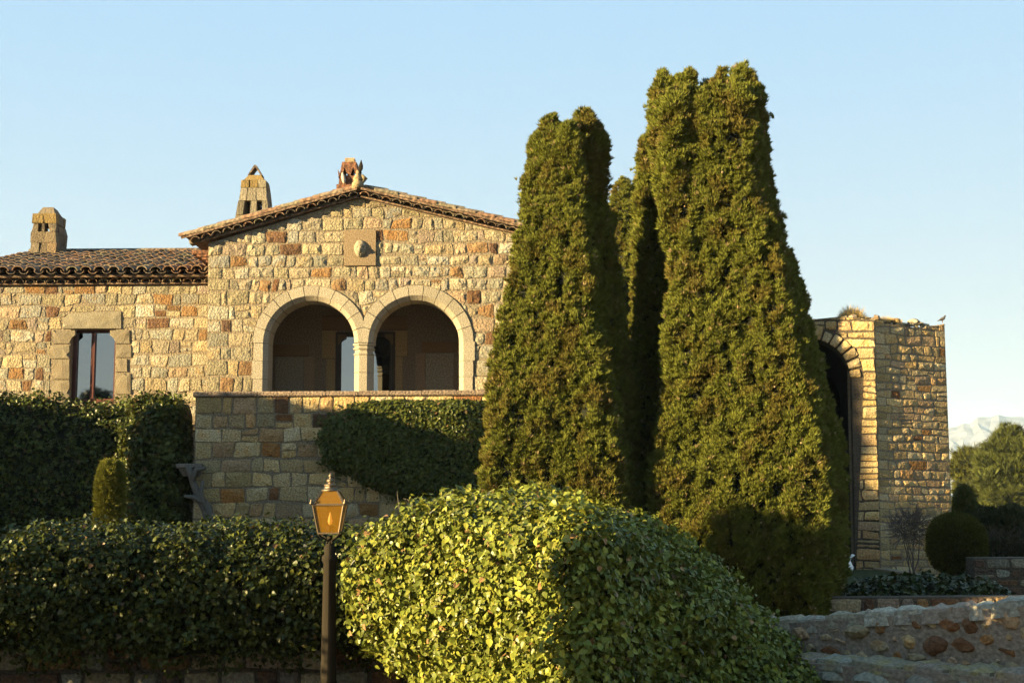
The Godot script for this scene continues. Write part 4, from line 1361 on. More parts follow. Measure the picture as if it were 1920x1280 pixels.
# ---------------------------------------------------------------- hedges and plants
func front_hedges() -> void:
	var z := -10.9
	var yt := P(300, 985, 10.9).y
	# retaining wall under the hedge
	var o := base("retaining_wall", Vector3(-3.2, 0, z), "low retaining wall of large dark blocks under the ivy hedge", "wall")
	var wall := slab("wall_core", Vector3(-4.4, 0, -0.4), Vector3(3.0, 0.95, -0.06), M.dark_mortar, o)
	masonry(wall, PackedVector2Array([Vector2(-4.4, 0), Vector2(-4.4, 0.95), Vector2(3.0, 0.95), Vector2(3.0, 0)]), [0.0, 0.24, 0.46, 0.7, 0.95], {"w": 0.34, "gap": 0.016, "depth": 0.03, "bulge": 0.012, "rough": 0.01, "plain": 0.5, "mix": [1, 2, 2, 0.5, 1, 1.5, 1, 0]})
	for c in wall.get_children(): c.position.z = -0.06
	# hedge
	var h := base("ivy_hedge", Vector3(-3.2, 0, z), "long dark ivy hedge with sunlit rim behind the lamp post", "hedge")
	var path := []
	for q in [[-2.6, 0.0], [-1.0, 0.0], [0.6, 0.0], [1.6, 0.02], [2.2, 0.0], [2.9, 0.0]]:
		path.append([q[0], q[1] - 0.15, 0.62, 0.36, yt - 0.06, 1.0])
	path = dense(path, 0.25)
	path[-1][5] = 0.55
	var g := hedge_grid(path, 0.12, 3.2)
	shell("branches", h, g, M.gap_shade_green, 0.17)
	var kp := func(p: Vector3, n: Vector3) -> float: return seen(p + h.position, n) * (1.0 if n.y > -0.6 else 0.3)
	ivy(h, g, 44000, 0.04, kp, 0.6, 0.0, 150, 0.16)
	# the big bush at the corner
	var b := base("ivy_bush", P(1090, 1400, 8.6) * Vector3(1, 0, 1), "large rounded ivy bush, bright yellow green on its sunlit left side", "bush")
	var ctrl := [[655, 9.7, 990, 0.6], [730, 9.15, 945, 0.62], [840, 8.5, 945, 0.68], [960, 7.85, 958, 0.78], [1050, 7.42, 968, 0.88], [1085, 7.3, 973, 0.92], [1120, 7.42, 978, 0.96], [1190, 7.9, 996, 1.0], [1290, 8.7, 1045, 1.2], [1390, 9.4, 1110, 1.5], [1460, 10.0, 1180, 1.75], [1500, 10.4, 1225, 1.8], [1440, 11.0, 1150, 1.1], [1300, 11.0, 1010, 1.0], [1100, 10.6, 962, 0.9], [900, 10.4, 948, 0.8], [760, 10.2, 945, 0.7]]
	var n := ctrl.size()
	var loop := []
	for k in 56:
		var t := float(k) / 56 * n
		var i := int(t)
		var f := t - i
		var r := []
		for c in 4:
			var v := []
			for j in 4: v.append(ctrl[(i + j + n - 1) % n][c])
			r.append(0.5 * (2 * v[1] + (v[2] - v[0]) * f + (2 * v[0] - 5 * v[1] + 4 * v[2] - v[3]) * f * f + (3 * v[1] - v[0] - 3 * v[2] + v[3]) * f * f * f))
		var p := P(r[0], 900, r[1])
		loop.append([p.x - b.position.x, p.z - b.position.z, P(r[0], r[2], r[1]).y, r[3]])
	var cen := Vector2.ZERO
	for l in loop: cen += Vector2(l[0], l[1]) / loop.size()
	var grid := []
	var prof := [[0.0, 0.0], [0.12, 0.3], [0.26, 0.6], [0.42, 0.83], [0.56, 0.95], [0.68, 1.0], [0.79, 0.99], [0.88, 0.96], [0.945, 0.90], [0.985, 0.80], [1.0, 0.6], [1.005, 0.25]]
	for i in 34:
		var t := float(i) / 33 * (prof.size() - 1)
		var j := mini(int(t), prof.size() - 2)
		var yf: float = lerpf(prof[j][0], prof[j + 1][0], t - j)
		var wf: float = lerpf(prof[j][1], prof[j + 1][1], t - j)
		var ring := []
		for l in loop:
			var q := cen + (Vector2(l[0], l[1]) - cen) * (lerpf(l[3], 1.0, wf) if yf < 0.68 else wf)
			var p := Vector3(q.x, 0.2 + (l[2] - 0.2) * yf, q.y)
			var out := (p - Vector3(cen.x, 1.0, cen.y)).normalized()
			p += out * (nf.get_noise_3dv(p * 1.5) * 0.13 + nf.get_noise_3dv(p * 4.0) * 0.06) * (1.0 if yf < 0.7 else minf(1.0, wf * 1.5))
			ring.append(p)
		grid.append(ring)
	shell("branches", b, grid, M.gap_shade_green, 0.17)
	kp = func(p: Vector3, nn: Vector3) -> float: return seen(p + b.position, nn)
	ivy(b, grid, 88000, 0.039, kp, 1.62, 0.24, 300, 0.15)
	# thin stems sticking out on top
	var tw := mb()
	for i in 9:
		var p := P(rf(740, 900), 940, rf(8.6, 9.8)) - b.position
		p.y -= 0.05
		var e := p + Vector3(rf(-0.12, 0.12), rf(0.06, 0.14), rf(-0.1, 0.1))
		loft(tw, [p, (p + e) / 2 + Vector3(rf(-0.03, 0.03), 0.03, 0), e], [0.003, 0.002, 0.001], 4)
	build("twigs", tw, M.vine_bark, b).set_meta("kind", "stuff")

func garden_plants() -> void:
	# hedge along the wing
	var h := base("wall_hedge", P(150, 900, 23.9) * Vector3(1, 0, 1), "tall dark ivy hedge under the wing's small window", "hedge")
	var px := h.position
	var path := []
	for q in [[-40, 742], [0, 742], [90, 748], [150, 757], [230, 752], [320, 740], [350, 740]]:
		var p := P(q[0], q[1], 24.0) - px
		path.append([p.x, p.z, 0.55, 0.0, p.y + 0.02, 1.0])
	path = dense(path, 0.4)
	var g := hedge_grid(path, 0.16, 3.6)
	shell("branches", h, g, M.gap_shade_green, 0.1)
	ivy(h, g, 24000, 0.062, func(p, n): return seen(p + px, n), 0.75, 0.05, 0, 0.12)
	# broad shrub in front of its right end
	var s := base("laurel_shrub", P(288, 900, 23.2) * Vector3(1, 0, 1), "broad dark evergreen shrub beside the terrace's left corner", "shrub")
	var grid := blob_grid(Vector3(0, P(292, 870, 23.2).y - 0.2, 0), Vector3(0.62, P(292, 742, 23.2).y - P(292, 870, 23.2).y + 0.2, 0.5), 0.14, 3.0)
	shell("branches", s, grid, M.gap_shade_green, 0.1)
	ivy(s, grid, 11000, 0.066, func(p, n): return seen(p + s.position, n), 0.7, 0.1, 0, 0.12)
	# topiary column
	var t := base("topiary_column", P(203, 1000, 15.2) * Vector3(1, 0, 1), "small clipped column of yellow green cypress above the hedge", "topiary")
	var tg := []
	var ty := P(203, 866, 15.2).y
	for q in [[0.0, 0.13], [0.3, 0.14], [0.7, 0.145], [0.86, 0.145], [0.94, 0.13], [0.985, 0.09], [1.0, 0.03]]:
		var ring := []
		for k in 16:
			var a := TAU * k / 16
			ring.append(Vector3(sin(a) * q[1] * (1 + nf.get_noise_3d(a * 2, q[0] * 4, 0) * 0.1), q[0] * ty, cos(a) * q[1]))
		tg.append(ring)
	clipped(t, tg, 7000, 0.5, Color(0.10, 0.10, 0.016))
	# ivy on the terrace wall
	var iv := base("wall_ivy", P(760, 900, 22.5) * Vector3(1, 0, 1), "thick mat of ivy hanging on the terrace wall below its coping", "ivy")
	var edge := [[905, 757], [860, 752], [800, 756], [740, 752], [690, 757], [650, 770], [618, 785], [602, 812], [606, 850], [622, 872], [655, 885], [690, 905], [740, 925], [820, 938], [905, 960], [960, 960], [985, 900], [985, 760]]
	var rings := []
	for q in [[1.0, -0.12], [1.0, 0.0], [0.94, 0.12], [0.82, 0.2], [0.6, 0.24], [0.3, 0.25], [0.04, 0.25]]:
		var ring := []
		for e in edge:
			var p := Q(800 + (e[0] - 800) * q[0], 845 + (e[1] - 845) * q[0], 22.75)
			var w := Vector3(p.x, p.y, -22.75 + q[1]) - iv.position
			w.z += nf.get_noise_3dv(w * 2.0) * 0.1 * q[0]
			ring.append(w)
		rings.append(ring)
	var sh := mb()
	shell("stems", iv, rings, M.gap_shade_green, 0.05)
	var pts := []
	ivy_front(iv, rings, 20000, 0.06)
	# old vine trunk at the terrace corner
	var vt := base("vine_trunk", P(372, 1010, 22.55) * Vector3(1, 0, 1), "gnarled bare vine trunk climbing to the bracket at the terrace corner", "vine")
	var st := mb(true)
	var pa := []
	for q in [[400, 1040], [394, 985], [388, 955], [372, 930], [362, 905], [356, 885], [352, 872]]: pa.append(P(q[0], q[1], 22.5) - vt.position)
	pa[0].y = 0
	loft(st, pa, [0.11, 0.09, 0.1, 0.075, 0.06, 0.06, 0.05], 9)
	build("trunk", st, M.vine_bark, vt)
	for q in [[[380, 942], [362, 932], [345, 930]], [[386, 955], [376, 925], [380, 900]], [[360, 900], [368, 880], [385, 878]]]:
		st = mb(true)
		var pb := []
		for e in q: pb.append(P(e[0], e[1], 22.45) - vt.position)
		loft(st, pb, [0.05, 0.045, 0.025], 7)
		build("limb", st, M.vine_bark, vt)

func ivy_front(iv: Node3D, rings: Array, count: int, size: float) -> void:
	var xf := []
	var col := PackedColorArray()
	for q in spread(rings, count, func(p, n): return 1.0):
		var n: Vector3 = q[1]
		if n.z < 0: n.z = -n.z
		n = (n + Vector3(0, 0, 0.6)).normalized()
		xf.append(leaf_at(q[0] + n * rf(-0.04, 0.06), n, size * rf(0.5, 1.2), 0.6, 0.9))
		col.append(leaf_tone(0.85, 0.1))
	var rim: Array = rings[1]
	for i in 1500:                                          # stray runners round the mat
		var k := rng.randi() % rim.size()
		var p: Vector3 = rim[k].lerp(rim[(k + 1) % rim.size()], rng.randf())
		var a := nf.get_noise_2d(k * 3.0 + p.x * 4.0, p.y * 4.0) * TAU
		p += Vector3(cos(a), sin(a), 0) * absf(rng.randfn()) * 0.11 + Vector3(0, 0, rf(0.0, 0.03))
		if p.y + iv.position.y > P(700, 750, 22.7).y: continue
		xf.append(leaf_at(p, Vector3(0, 0, 1), size * rf(0.5, 1.0), 0.5, 0.9))
		col.append(leaf_tone(0.85, 0.1))
	scatter("leaves", iv, leaf_mesh(1.0, 1.05, 0.22), M.ivy_leaf, xf, col)

func blob_grid(c: Vector3, r: Vector3, lump: float, pw := 2.0) -> Array:
	var g := []
	for i in 19:
		var v := -PI / 2 + PI * i / 18
		var ring := []
		for k in 26:
			var a := TAU * k / 26
			var y := signf(sin(v)) * pow(absf(sin(v)), 2.0 / pw)
			var h := pow(maxf(cos(v), 0.0001), 2.0 / pw)
			var p := Vector3(sin(a) * h * r.x, y * r.y, cos(a) * h * r.z)
			var w := p + c
			p += p.normalized() * (nf.get_noise_3dv(w * 2.2 + Vector3(r.y * 9, 0, 0)) * lump + nf.get_noise_3dv(w * 5.0) * lump * 0.5)
			ring.append(p + c)
		g.append(ring)
	return g

func clipped(o: Node3D, g: Array, count: int, size: float, tone: Color, rough := 0.03) -> void:
	shell("branches", o, g, M.gap_shade_green, 0.04)
	var xf := []
	var col := PackedColorArray()
	for q in spread(g, count, func(p, n): return seen(p + o.position, n)):
		var ax: Vector3 = (q[1] * rf(0.5, 1.0) + Vector3(0, 0.6, 0) + Vector3(rf(-1, 1), rf(-1, 1), rf(-1, 1)) * 0.4).normalized()
		var sx := ax.cross(Vector3(rf(-1, 1), rf(-1, 1), rf(-1, 1))).normalized()
		xf.append(Transform3D(Basis(sx, ax, sx.cross(ax)) * Basis.from_scale(Vector3.ONE * rf(0.7, 1.2) * size), q[0] + q[1] * rf(-rough, rough * 0.4)))
		col.append(tone * rf(0.6, 1.3))
	scatter("foliage", o, sprig_mesh(7, 0.125, 0.02, 0.6, 5), M.cypress_leaf, xf, col)

func trees() -> void:
	var g := Color(0.098, 0.106, 0.017)
	cypress("cypress_tree", "left tall clipped cypress with two blunt tops, sunlit on its left side", 16.4,
		[[242, 1018, 1111], [270, 1000, 1127], [310, 988, 1137], [380, 979, 1140], [460, 963, 1153], [540, 957, 1163], [620, 939, 1175], [700, 924, 1186], [780, 912, 1193], [860, 906, 1199], [940, 906, 1207], [1040, 914, 1209]],
		8.0, 36, 4, 100000, [[1036, 218, 31, 360], [1098, 210, 32, 360, 0.1], [1066, 246, 28, 360, 0.35], [1012, 250, 22, 360], [1122, 246, 20, 360]], g, 1.0, 14)
	cypress("cypress_tree", "broadest and tallest clipped cypress with ragged tops, centre of the photo's right half", 16.2,
		[[190, 1222, 1426], [215, 1214, 1438], [270, 1212, 1446], [340, 1228, 1449], [420, 1238, 1470], [500, 1243, 1496], [580, 1243, 1522], [660, 1242, 1544], [740, 1236, 1566], [820, 1226, 1584], [900, 1216, 1598], [1000, 1212, 1608], [1080, 1215, 1602], [1140, 1230, 1576]],
		8.0, 21, 21, 170000, [[1243, 142, 30, 340, 0.15], [1280, 148, 28, 340, 0.35], [1258, 190, 32, 380, 0.5], [1318, 164, 26, 340, 0.25], [1346, 148, 28, 340, 0.35], [1388, 126, 32, 340, 0.15], [1408, 170, 24, 340, 0.25], [1368, 172, 30, 380, 0.5], [1310, 200, 30, 380, 0.5]], g, 1.0, 36)
	cypress("cypress_tree", "narrow dark cypress in shade, squeezed against the broadest cypress's left side", 17.7,
		[[300, 1196, 1250], [340, 1193, 1258], [420, 1190, 1268], [520, 1187, 1274], [640, 1184, 1280], [760, 1184, 1282], [900, 1186, 1284], [1040, 1188, 1284]],
		2.6, 0, 0, 30000, [[1208, 252, 16, 350], [1230, 262, 20, 350]], g, 1.0, 0)
	cypress("cypress_tree", "farthest cypress, a thin sunlit strip between the left and the broadest cypress", 23.3,
		[[370, 1146, 1206], [420, 1138, 1216], [520, 1130, 1216], [640, 1128, 1222], [800, 1122, 1236], [1000, 1118, 1240]],
		2.4, 0, 0, 22000, [[1168, 332, 20, 420], [1190, 345, 18, 420]], g, 1.1, 0)

func right_side() -> void:
	# parapet wall
	var o := base("parapet_wall", P(1690, 1300, 9.6) * Vector3(1, 0, 1), "low rubble and mortar wall beside the bush, pale uneven top", "wall")
	var a := P(1400, 1168, 10.9)
	var b := P(1960, 1124, 8.3)
	var u := Vector3(b.x - a.x, 0, b.z - a.z)
	var L := u.length()
	u = u.normalized()
	var bas := Basis(u, Vector3.UP, u.cross(Vector3.UP))
	if bas.z.z < 0: bas.z = -bas.z
	var fr := Transform3D(bas, Vector3(a.x, 0, a.z) - o.position)
	var led0: float = P(1560, 1236, 10.05).y
	var led1: float = P(1950, 1268, 8.1).y
	var st := mb()
	extrude(st, PackedVector2Array([Vector2(0, 0), Vector2(0, a.y - 0.03), Vector2(L * 0.3, lerpf(a.y, b.y, 0.3) - 0.025), Vector2(L * 0.62, lerpf(a.y, b.y, 0.62) - 0.03), Vector2(L, b.y - 0.03), Vector2(L, 0)]), -0.32, 0.0)
	var w := build("wall_core", st, M.grey_mortar, o, fr)
	w.set_meta("bounce_tint", Color(1.5, 1.25, 1.0))
	# rubble stones bedded in the face
	var tones := [5, 2, 3, 4, 1, 1, 5, 2, 4, 0]
	var placed := []
	for i in 900:
		var r := Vector2(rf(0.05, 0.12), rf(0.03, 0.075)) * (0.7 if i > 300 else 1.0)
		if i < 30: r *= 1.3
		var x := rf(0.1, L)
		var y := rf(lerpf(led0, led1, x / L) - 0.02, lerpf(a.y, b.y, x / L) - 0.1)
		var ok := true
		for q in placed:
			if absf(q[0] - x) < (q[2] + r.x) * 0.95 and absf(q[1] - y) < (q[3] + r.y) * 0.95 and Vector2((q[0] - x) / (q[2] + r.x), (q[1] - y) / (q[3] + r.y)).length() < 0.98: ok = false
		if not ok: continue
		placed.append([x, y, r.x, r.y])
		if placed.size() > 130: break
		var poly := PackedVector2Array()
		var k := 7
		var tl := rf(-0.3, 0.3)
		for j in k: poly.append((Vector2(cos(TAU * j / k), sin(TAU * j / k)) * rf(0.78, 1.12) * r).rotated(tl) + Vector2(x, y))
		lay("stone", w, poly, tones[rng.randi() % tones.size()], rf(0.014, 0.035), rf(0.014, 0.03), 0.014, M.stone, 0.05)
	# cap stones: rough flat pieces of uneven height along both edges
	for row in 2:
		var x := rf(-0.1, 0.0)
		while x < L:
			var cw := rf(0.13, 0.36)
			var y := lerpf(a.y, b.y, (x + cw / 2) / L)
			var z0 := -0.33 if row == 0 else -0.17
			var poly := PackedVector2Array()
			for q in [[-0.5, -0.5], [-0.1, -0.56], [0.4, -0.5], [0.52, 0.0], [0.46, 0.5], [0.0, 0.56], [-0.46, 0.48]]: poly.append(Vector2(q[0] * cw + rf(-0.015, 0.015), q[1] * 0.18 + rf(-0.015, 0.015)))
			var am := stone_mesh(poly, 0.045, 0.02, 0.02, TONES[[0, 5, 2, 7][rng.randi() % 4]] * rf(0.95, 1.25), TONES[5] * 0.95, 0.06, -0.07)
			if am: put("cap_stone", am, M.stone, w, Transform3D(Basis(Vector3.BACK, (b.y - a.y) / L + rf(-0.03, 0.03)) * Basis(Vector3.RIGHT, -PI / 2 + rf(-0.03, 0.03)), Vector3(x + cw / 2, y - 0.035 + rf(-0.012, 0.014), z0 + 0.09)))
			x += cw + 0.012
	var x := 0.0
	# ledge in front
	var lx := 0.55
	st = mb()
	extrude(st, PackedVector2Array([Vector2(lx, 0), Vector2(lx, led0 - 0.02), Vector2(L, led1 - 0.02), Vector2(L, 0)]), 0.001, 0.34)
	var ledge := build("ledge_core", st, M.grey_mortar, o, fr)
	x = lx
	while x < L:
		var cw := rf(0.22, 0.5)
		var y := lerpf(led0, led1, (x + cw / 2 - lx) / (L - lx))
		var z := 0.17
		var poly := PackedVector2Array([Vector2(-cw / 2, -0.17), Vector2(cw / 2 - 0.01, -0.18), Vector2(cw / 2 - 0.012, 0.165), Vector2(0, 0.17), Vector2(-cw / 2, 0.165)])
		var tn: Color = TONES[[2, 0, 5, 2][rng.randi() % 4]]
		var am := stone_mesh(poly, 0.03, 0.02, 0.016, tn * 0.9, Color(0.40, 0.30, 0.1), 0.07, -0.05)
		if am: put("ledge_stone", am, M.stone, ledge, Transform3D(Basis(Vector3.RIGHT, -PI / 2), Vector3(x + cw / 2, y - 0.012, z)))
		# face stones of the ledge
		var fp := PackedVector2Array()
		for j in 7: fp.append(Vector2(cos(TAU * j / 7) * cw * 0.46, sin(TAU * j / 7) * 0.085) * rf(0.85, 1.1) + Vector2(x + cw / 2, y - 0.12))
		var cm := middle(fp)
		var q2 := PackedVector2Array()
		for p in fp: q2.append(p - cm)
		am = stone_mesh(q2, 0.03, 0.035, 0.015, TONES[[1, 5, 7][rng.randi() % 3]] * 0.85, TONES[1] * 0.8, 0.06)
		if am: put("stone", am, M.stone, ledge, Transform3D(Basis(), Vector3(cm.x, cm.y, 0.34)))
		x += cw
	# low garden wall behind it
	var gw := base("garden_wall", P(1720, 1130, 15.5) * Vector3(1, 0, 1), "dark brown low garden wall in shade below the ground ivy", "wall")
	var gy: float = P(1700, 1120, 15.5).y
	var core := slab("wall_core", Vector3(-1.9, 0, -0.3), Vector3(2.2, gy, -0.04), M.dark_mortar, gw)
	masonry(core, PackedVector2Array([Vector2(-1.9, 0), Vector2(-1.9, gy), Vector2(2.2, gy), Vector2(2.2, 0)]), [0.0, gy * 0.3, gy * 0.6, gy], {"w": 0.3, "gap": 0.02, "depth": 0.02, "bulge": 0.02, "rough": 0.012, "plain": 0.3, "mix": [0.5, 1, 2, 1.4, 2, 2, 1, 0]})
	for c in core.get_children(): c.position.z = -0.04
	# ivy ground cover
	var gc := base("ground_ivy", P(1730, 1095, 17.0) * Vector3(1, 0, 1), "low dark ground ivy spreading in front of the ruined tower", "ground cover")
	var grid := blob_grid(Vector3(0.0, 0.15, 0.0), Vector3(1.25, 0.42, 1.0), 0.12, 2.4)
	shell("stems", gc, grid, M.gap_shade_green, 0.06)
	ivy(gc, grid, 6000, 0.07, func(p, n): return seen(p + gc.position, n) if n.y > -0.3 else 0.0, 0.55, 0.0, 0, 0.1)
	# lawn and its kerb
	var lp := []
	for q in [[1560, 1068], [1610, 1064], [1660, 1069], [1720, 1079], [1760, 1090], [1700, 1110], [1560, 1110]]:
		var t: Vector3 = tilt * Vector3((q[0] - 960.0) / F, (640.0 - q[1]) / F, -1.0)
		t *= (0.27 - EYE) / t.y
		lp.append(Vector2(t.x, t.z))
	var poly := PackedVector2Array(lp)
	st = mb()
	var idx := Geometry2D.triangulate_polygon(poly)
	for i in range(0, idx.size(), 3): face(st, [Vector3(poly[idx[i]].x, 0.27, poly[idx[i]].y), Vector3(poly[idx[i + 1]].x, 0.27, poly[idx[i + 1]].y), Vector3(poly[idx[i + 2]].x, 0.27, poly[idx[i + 2]].y)], Vector3.UP)
	for i in poly.size():
		var p := poly[i]
		var q := poly[(i + 1) % poly.size()]
		face(st, [Vector3(p.x, 0, p.y), Vector3(q.x, 0, q.y), Vector3(q.x, 0.27, q.y), Vector3(p.x, 0.27, p.y)], Vector3(0, 0, 1))
	tag(build("lawn", st, M.grass_ground), "", "", "", "structure")
	st = mb()
	for i in 4:
		var p := Vector3(lp[i].x, 0.25, lp[i].y)
		var q := Vector3(lp[i + 1].x, 0.25, lp[i + 1].y)
		bar(st, p, q, 0.22, 0.1)
	tag(put("kerb", tinted(st, Color(0.34, 0.29, 0.2)), M.stone), "", "", "", "structure")
	# round clipped bush
	var rb := base("round_bush", P(1797, 1080, 20.0) * Vector3(1, 0, 1), "round clipped dark green bush at the foot of the ruined tower", "bush")
	var y0: float = P(1797, 1022, 20.0).y
	clipped(rb, blob_grid(Vector3(0, y0, 0), Vector3(0.40, P(1797, 968, 20.0).y - y0, 0.42), 0.03, 2.3), 9000, 0.62, Color(0.06, 0.06, 0.01), 0.04)
	# dry twiggy shrub against the tower
	var dsh := base("bare_shrub", P(1716, 1010, 23.0) * Vector3(1, 0, 1), "grey leafless twiggy shrub against the ruined tower's foot", "shrub")
	twigs(dsh, P(1708, 990, 23.0) - dsh.position, Vector3(0.32, 0.26, 0.3), 460, Color(0.085, 0.07, 0.06), 0.3)
	var hs := base("heather_shrub", P(1890, 1030, 24.0) * Vector3(1, 0, 1), "brownish straggly shrub behind the round bush", "shrub")
	twigs(hs, P(1895, 1026, 24.0) - hs.position, Vector3(0.7, 0.3, 0.5), 500, Color(0.05, 0.042, 0.03), 0.3)
	clipped(hs, blob_grid(P(1895, 1036, 24.0) - hs.position, Vector3(0.68, 0.26, 0.5), 0.1), 3000, 0.8, Color(0.03, 0.03, 0.014), 0.08)
	# stone wall at the far right
	var fw := base("terrace_edge_wall", P(1900, 1060, 19.0) * Vector3(1, 0, 1), "shaded stone wall at the right edge below the straggly shrub", "wall")
	var fy: float = P(1890, 1046, 19.0).y
	var fcore := slab("wall_core", Vector3(-0.55, 0, -0.4), Vector3(2.5, fy, -0.04), M.dark_mortar, fw)
	masonry(fcore, PackedVector2Array([Vector2(-0.55, 0), Vector2(-0.55, fy), Vector2(2.5, fy), Vector2(2.5, 0)]), [0.0, fy * 0.2, fy * 0.42, fy * 0.6, fy * 0.8, fy], {"w": 0.3, "gap": 0.02, "depth": 0.02, "bulge": 0.03, "rough": 0.015, "mix": [0, 1.0, 0.5, 0, 1, 0.4, 2, 0]})  # dark stone mix stands in for shade on this wall
	for c in fcore.get_children(): c.position.z = -0.04
	# white garden figure
	var wf := base("garden_figure", P(1592, 1078, 23.6) * Vector3(1, 0, 1) + Vector3(0, 0.26, 0), "small white goose shaped garden figure beside the broadest cypress's foot", "figurine")
	st = mb(true)
	var gpt := []
	for q in [[1585, 1077], [1592, 1072], [1596, 1063], [1594, 1056], [1593, 1050], [1596, 1044], [1599, 1041], [1603, 1041]]: gpt.append(P(q[0], q[1], 23.6) - wf.position)
	loft(st, gpt, [0.035, Vector2(0.075, 0.065), Vector2(0.052, 0.055), 0.032, 0.022, 0.024, 0.028, 0.01], 10)
	build("figure", st, M.white_stone, wf)
	# pines beyond
	pine("pine_tree", "tall pine at the right edge with a sunlit feathery top", 76.0, [[1900, 815, 20], [1885, 840, 26], [1915, 845, 28], [1865, 870, 26], [1895, 885, 34], [1925, 900, 36], [1850, 905, 22], [1880, 930, 34], [1915, 950, 38], [1860, 965, 28], [1890, 985, 34], [1945, 860, 30], [1950, 960, 40]], 1915, 9000, Color(0.052, 0.06, 0.013))
	pine("pine_tree", "smaller rounded pine between the ruined tower and the tall pine", 88.0, [[1815, 862, 22], [1802, 880, 20], [1832, 882, 20], [1820, 905, 24], [1805, 915, 18], [1838, 915, 18], [1822, 935, 20], [1845, 950, 20], [1830, 975, 24], [1805, 950, 16]], 1820, 7000, Color(0.065, 0.068, 0.013))
	var cy := base("young_cypress", P(1812, 1000, 33.0) * Vector3(1, 0, 1), "small dark cypress with a sunlit tip beside the ruined tower's right edge", "tree")
	var cg := []
	var ct: float = P(1812, 912, 33.0).y
	for q in [[0.0, 0.24], [0.3, 0.3], [0.6, 0.28], [0.85, 0.19], [0.95, 0.1], [1.0, 0.02]]:
		var ring := []
		for k in 14: ring.append(Vector3(sin(TAU * k / 14) * q[1], q[0] * ct, cos(TAU * k / 14) * q[1]))
		cg.append(ring)
	clipped(cy, cg, 3500, 1.2, Color(0.085, 0.085, 0.016), 0.05)
	st = mb()
	loft(st, [Vector3(0, 0, 0), Vector3(0, ct * 0.5, 0)], [0.07, 0.03], 7)
	build("trunk", st, M.bark, cy)
	var dk := base("far_shrubs", P(1870, 1010, 30.0) * Vector3(1, 0, 1), "mass of dark shrubs below the pines at the right edge", "shrubs")
	
	clipped(dk, blob_grid(P(1885, 1030, 30.0) - dk.position, Vector3(1.25, 0.9, 1.0), 0.25), 6000, 1.3, Color(0.035, 0.038, 0.011), 0.12)

func twigs(o: Node3D, c: Vector3, r: Vector3, n: int, tone: Color, l: float) -> void:
	var st := mb()
	for i in n:
		var d := Vector3(rf(-1, 1), rf(-1, 1), rf(-1, 1))
		while d.length() > 1: d = Vector3(rf(-1, 1), rf(-1, 1), rf(-1, 1))
		var p := c + d * r
		var e := p + (d * 0.6 + Vector3(rf(-1, 1), rf(-0.3, 1), rf(-1, 1))).normalized() * l * rf(0.4, 1.0)
		loft(st, [p, (p + e) / 2 + Vector3(rf(-1, 1), rf(-1, 1), rf(-1, 1)) * l * 0.12, e], [0.006, 0.005, 0.002], 3)
	var foot := Vector3(c.x, 0, c.z)
	for i in 6:
		loft(st, [foot + Vector3(rf(-0.1, 0.1), 0, 0), foot.lerp(c, 0.5) + Vector3(rf(-0.12, 0.12), 0, 0), c + Vector3(rf(-1, 1), -0.3, rf(-1, 1)) * r * 0.6], [0.012, 0.01, 0.006], 5)
	var x := put("twigs", tinted(st, tone), M.dry, o)
	x.set_meta("kind", "stuff")

func pine(called: String, label: String, d: float, clumps: Array, tx: float, count: int, tone: Color) -> void:
	var o := base(called, P(tx, 1000, d) * Vector3(1, 0, 1), label, "tree", "pines beyond the ruined tower")
	var st := mb()
	var tp: Vector3 = P(clumps[0][0], clumps[0][1], d) - o.position
	loft(st, [Vector3.ZERO, Vector3(0.05, tp.y * 0.5, 0), tp], [0.3, 0.2, 0.06], 8)
	build("trunk", st, M.bark, o)
	for c in clumps:
		st = mb()
		var e: Vector3 = P(c[0], c[1], d) - o.position
		loft(st, [Vector3(tp.x * e.y / tp.y * 0.9, e.y * 0.8, 0), e], [0.1, 0.04], 5)
		build("limb", st, M.bark, o)
	var xf := []
	var col := PackedColorArray()
	var tot := 0.0
	for c in clumps: tot += c[2] * c[2]
	for c in clumps:
		var e: Vector3 = P(c[0], c[1], d) - o.position
		var r: float = c[2] / F * d
		e.z += rf(-1.0, 1.0)
		for i in int(count * c[2] * c[2] / tot):
			var v := Vector3(rng.randfn(), rng.randfn() * 0.8, rng.randfn()).normalized()
			var rr := r * pow(rng.randf(), 0.45) * (1.0 + nf.get_noise_3dv(v * 3.0 + e) * 0.7)
			var ax := (v + Vector3(0, 0.7, 0) + Vector3(rf(-1, 1), rf(-1, 1), rf(-1, 1)) * 0.5).normalized()
			var sx := ax.cross(Vector3(rf(-1, 1), rf(-1, 1), rf(-1, 1))).normalized()
			xf.append(Transform3D(Basis(sx, ax, sx.cross(ax)) * Basis.from_scale(Vector3.ONE * rf(0.7, 1.2)), e + v * rr * Vector3(1.15, 0.8, 1.1)))
			col.append(tone * rf(0.6, 1.3))
	scatter("needles", o, sprig_mesh(9, 0.46, 0.042, 0.9, 7), M.pine_leaf, xf, col)

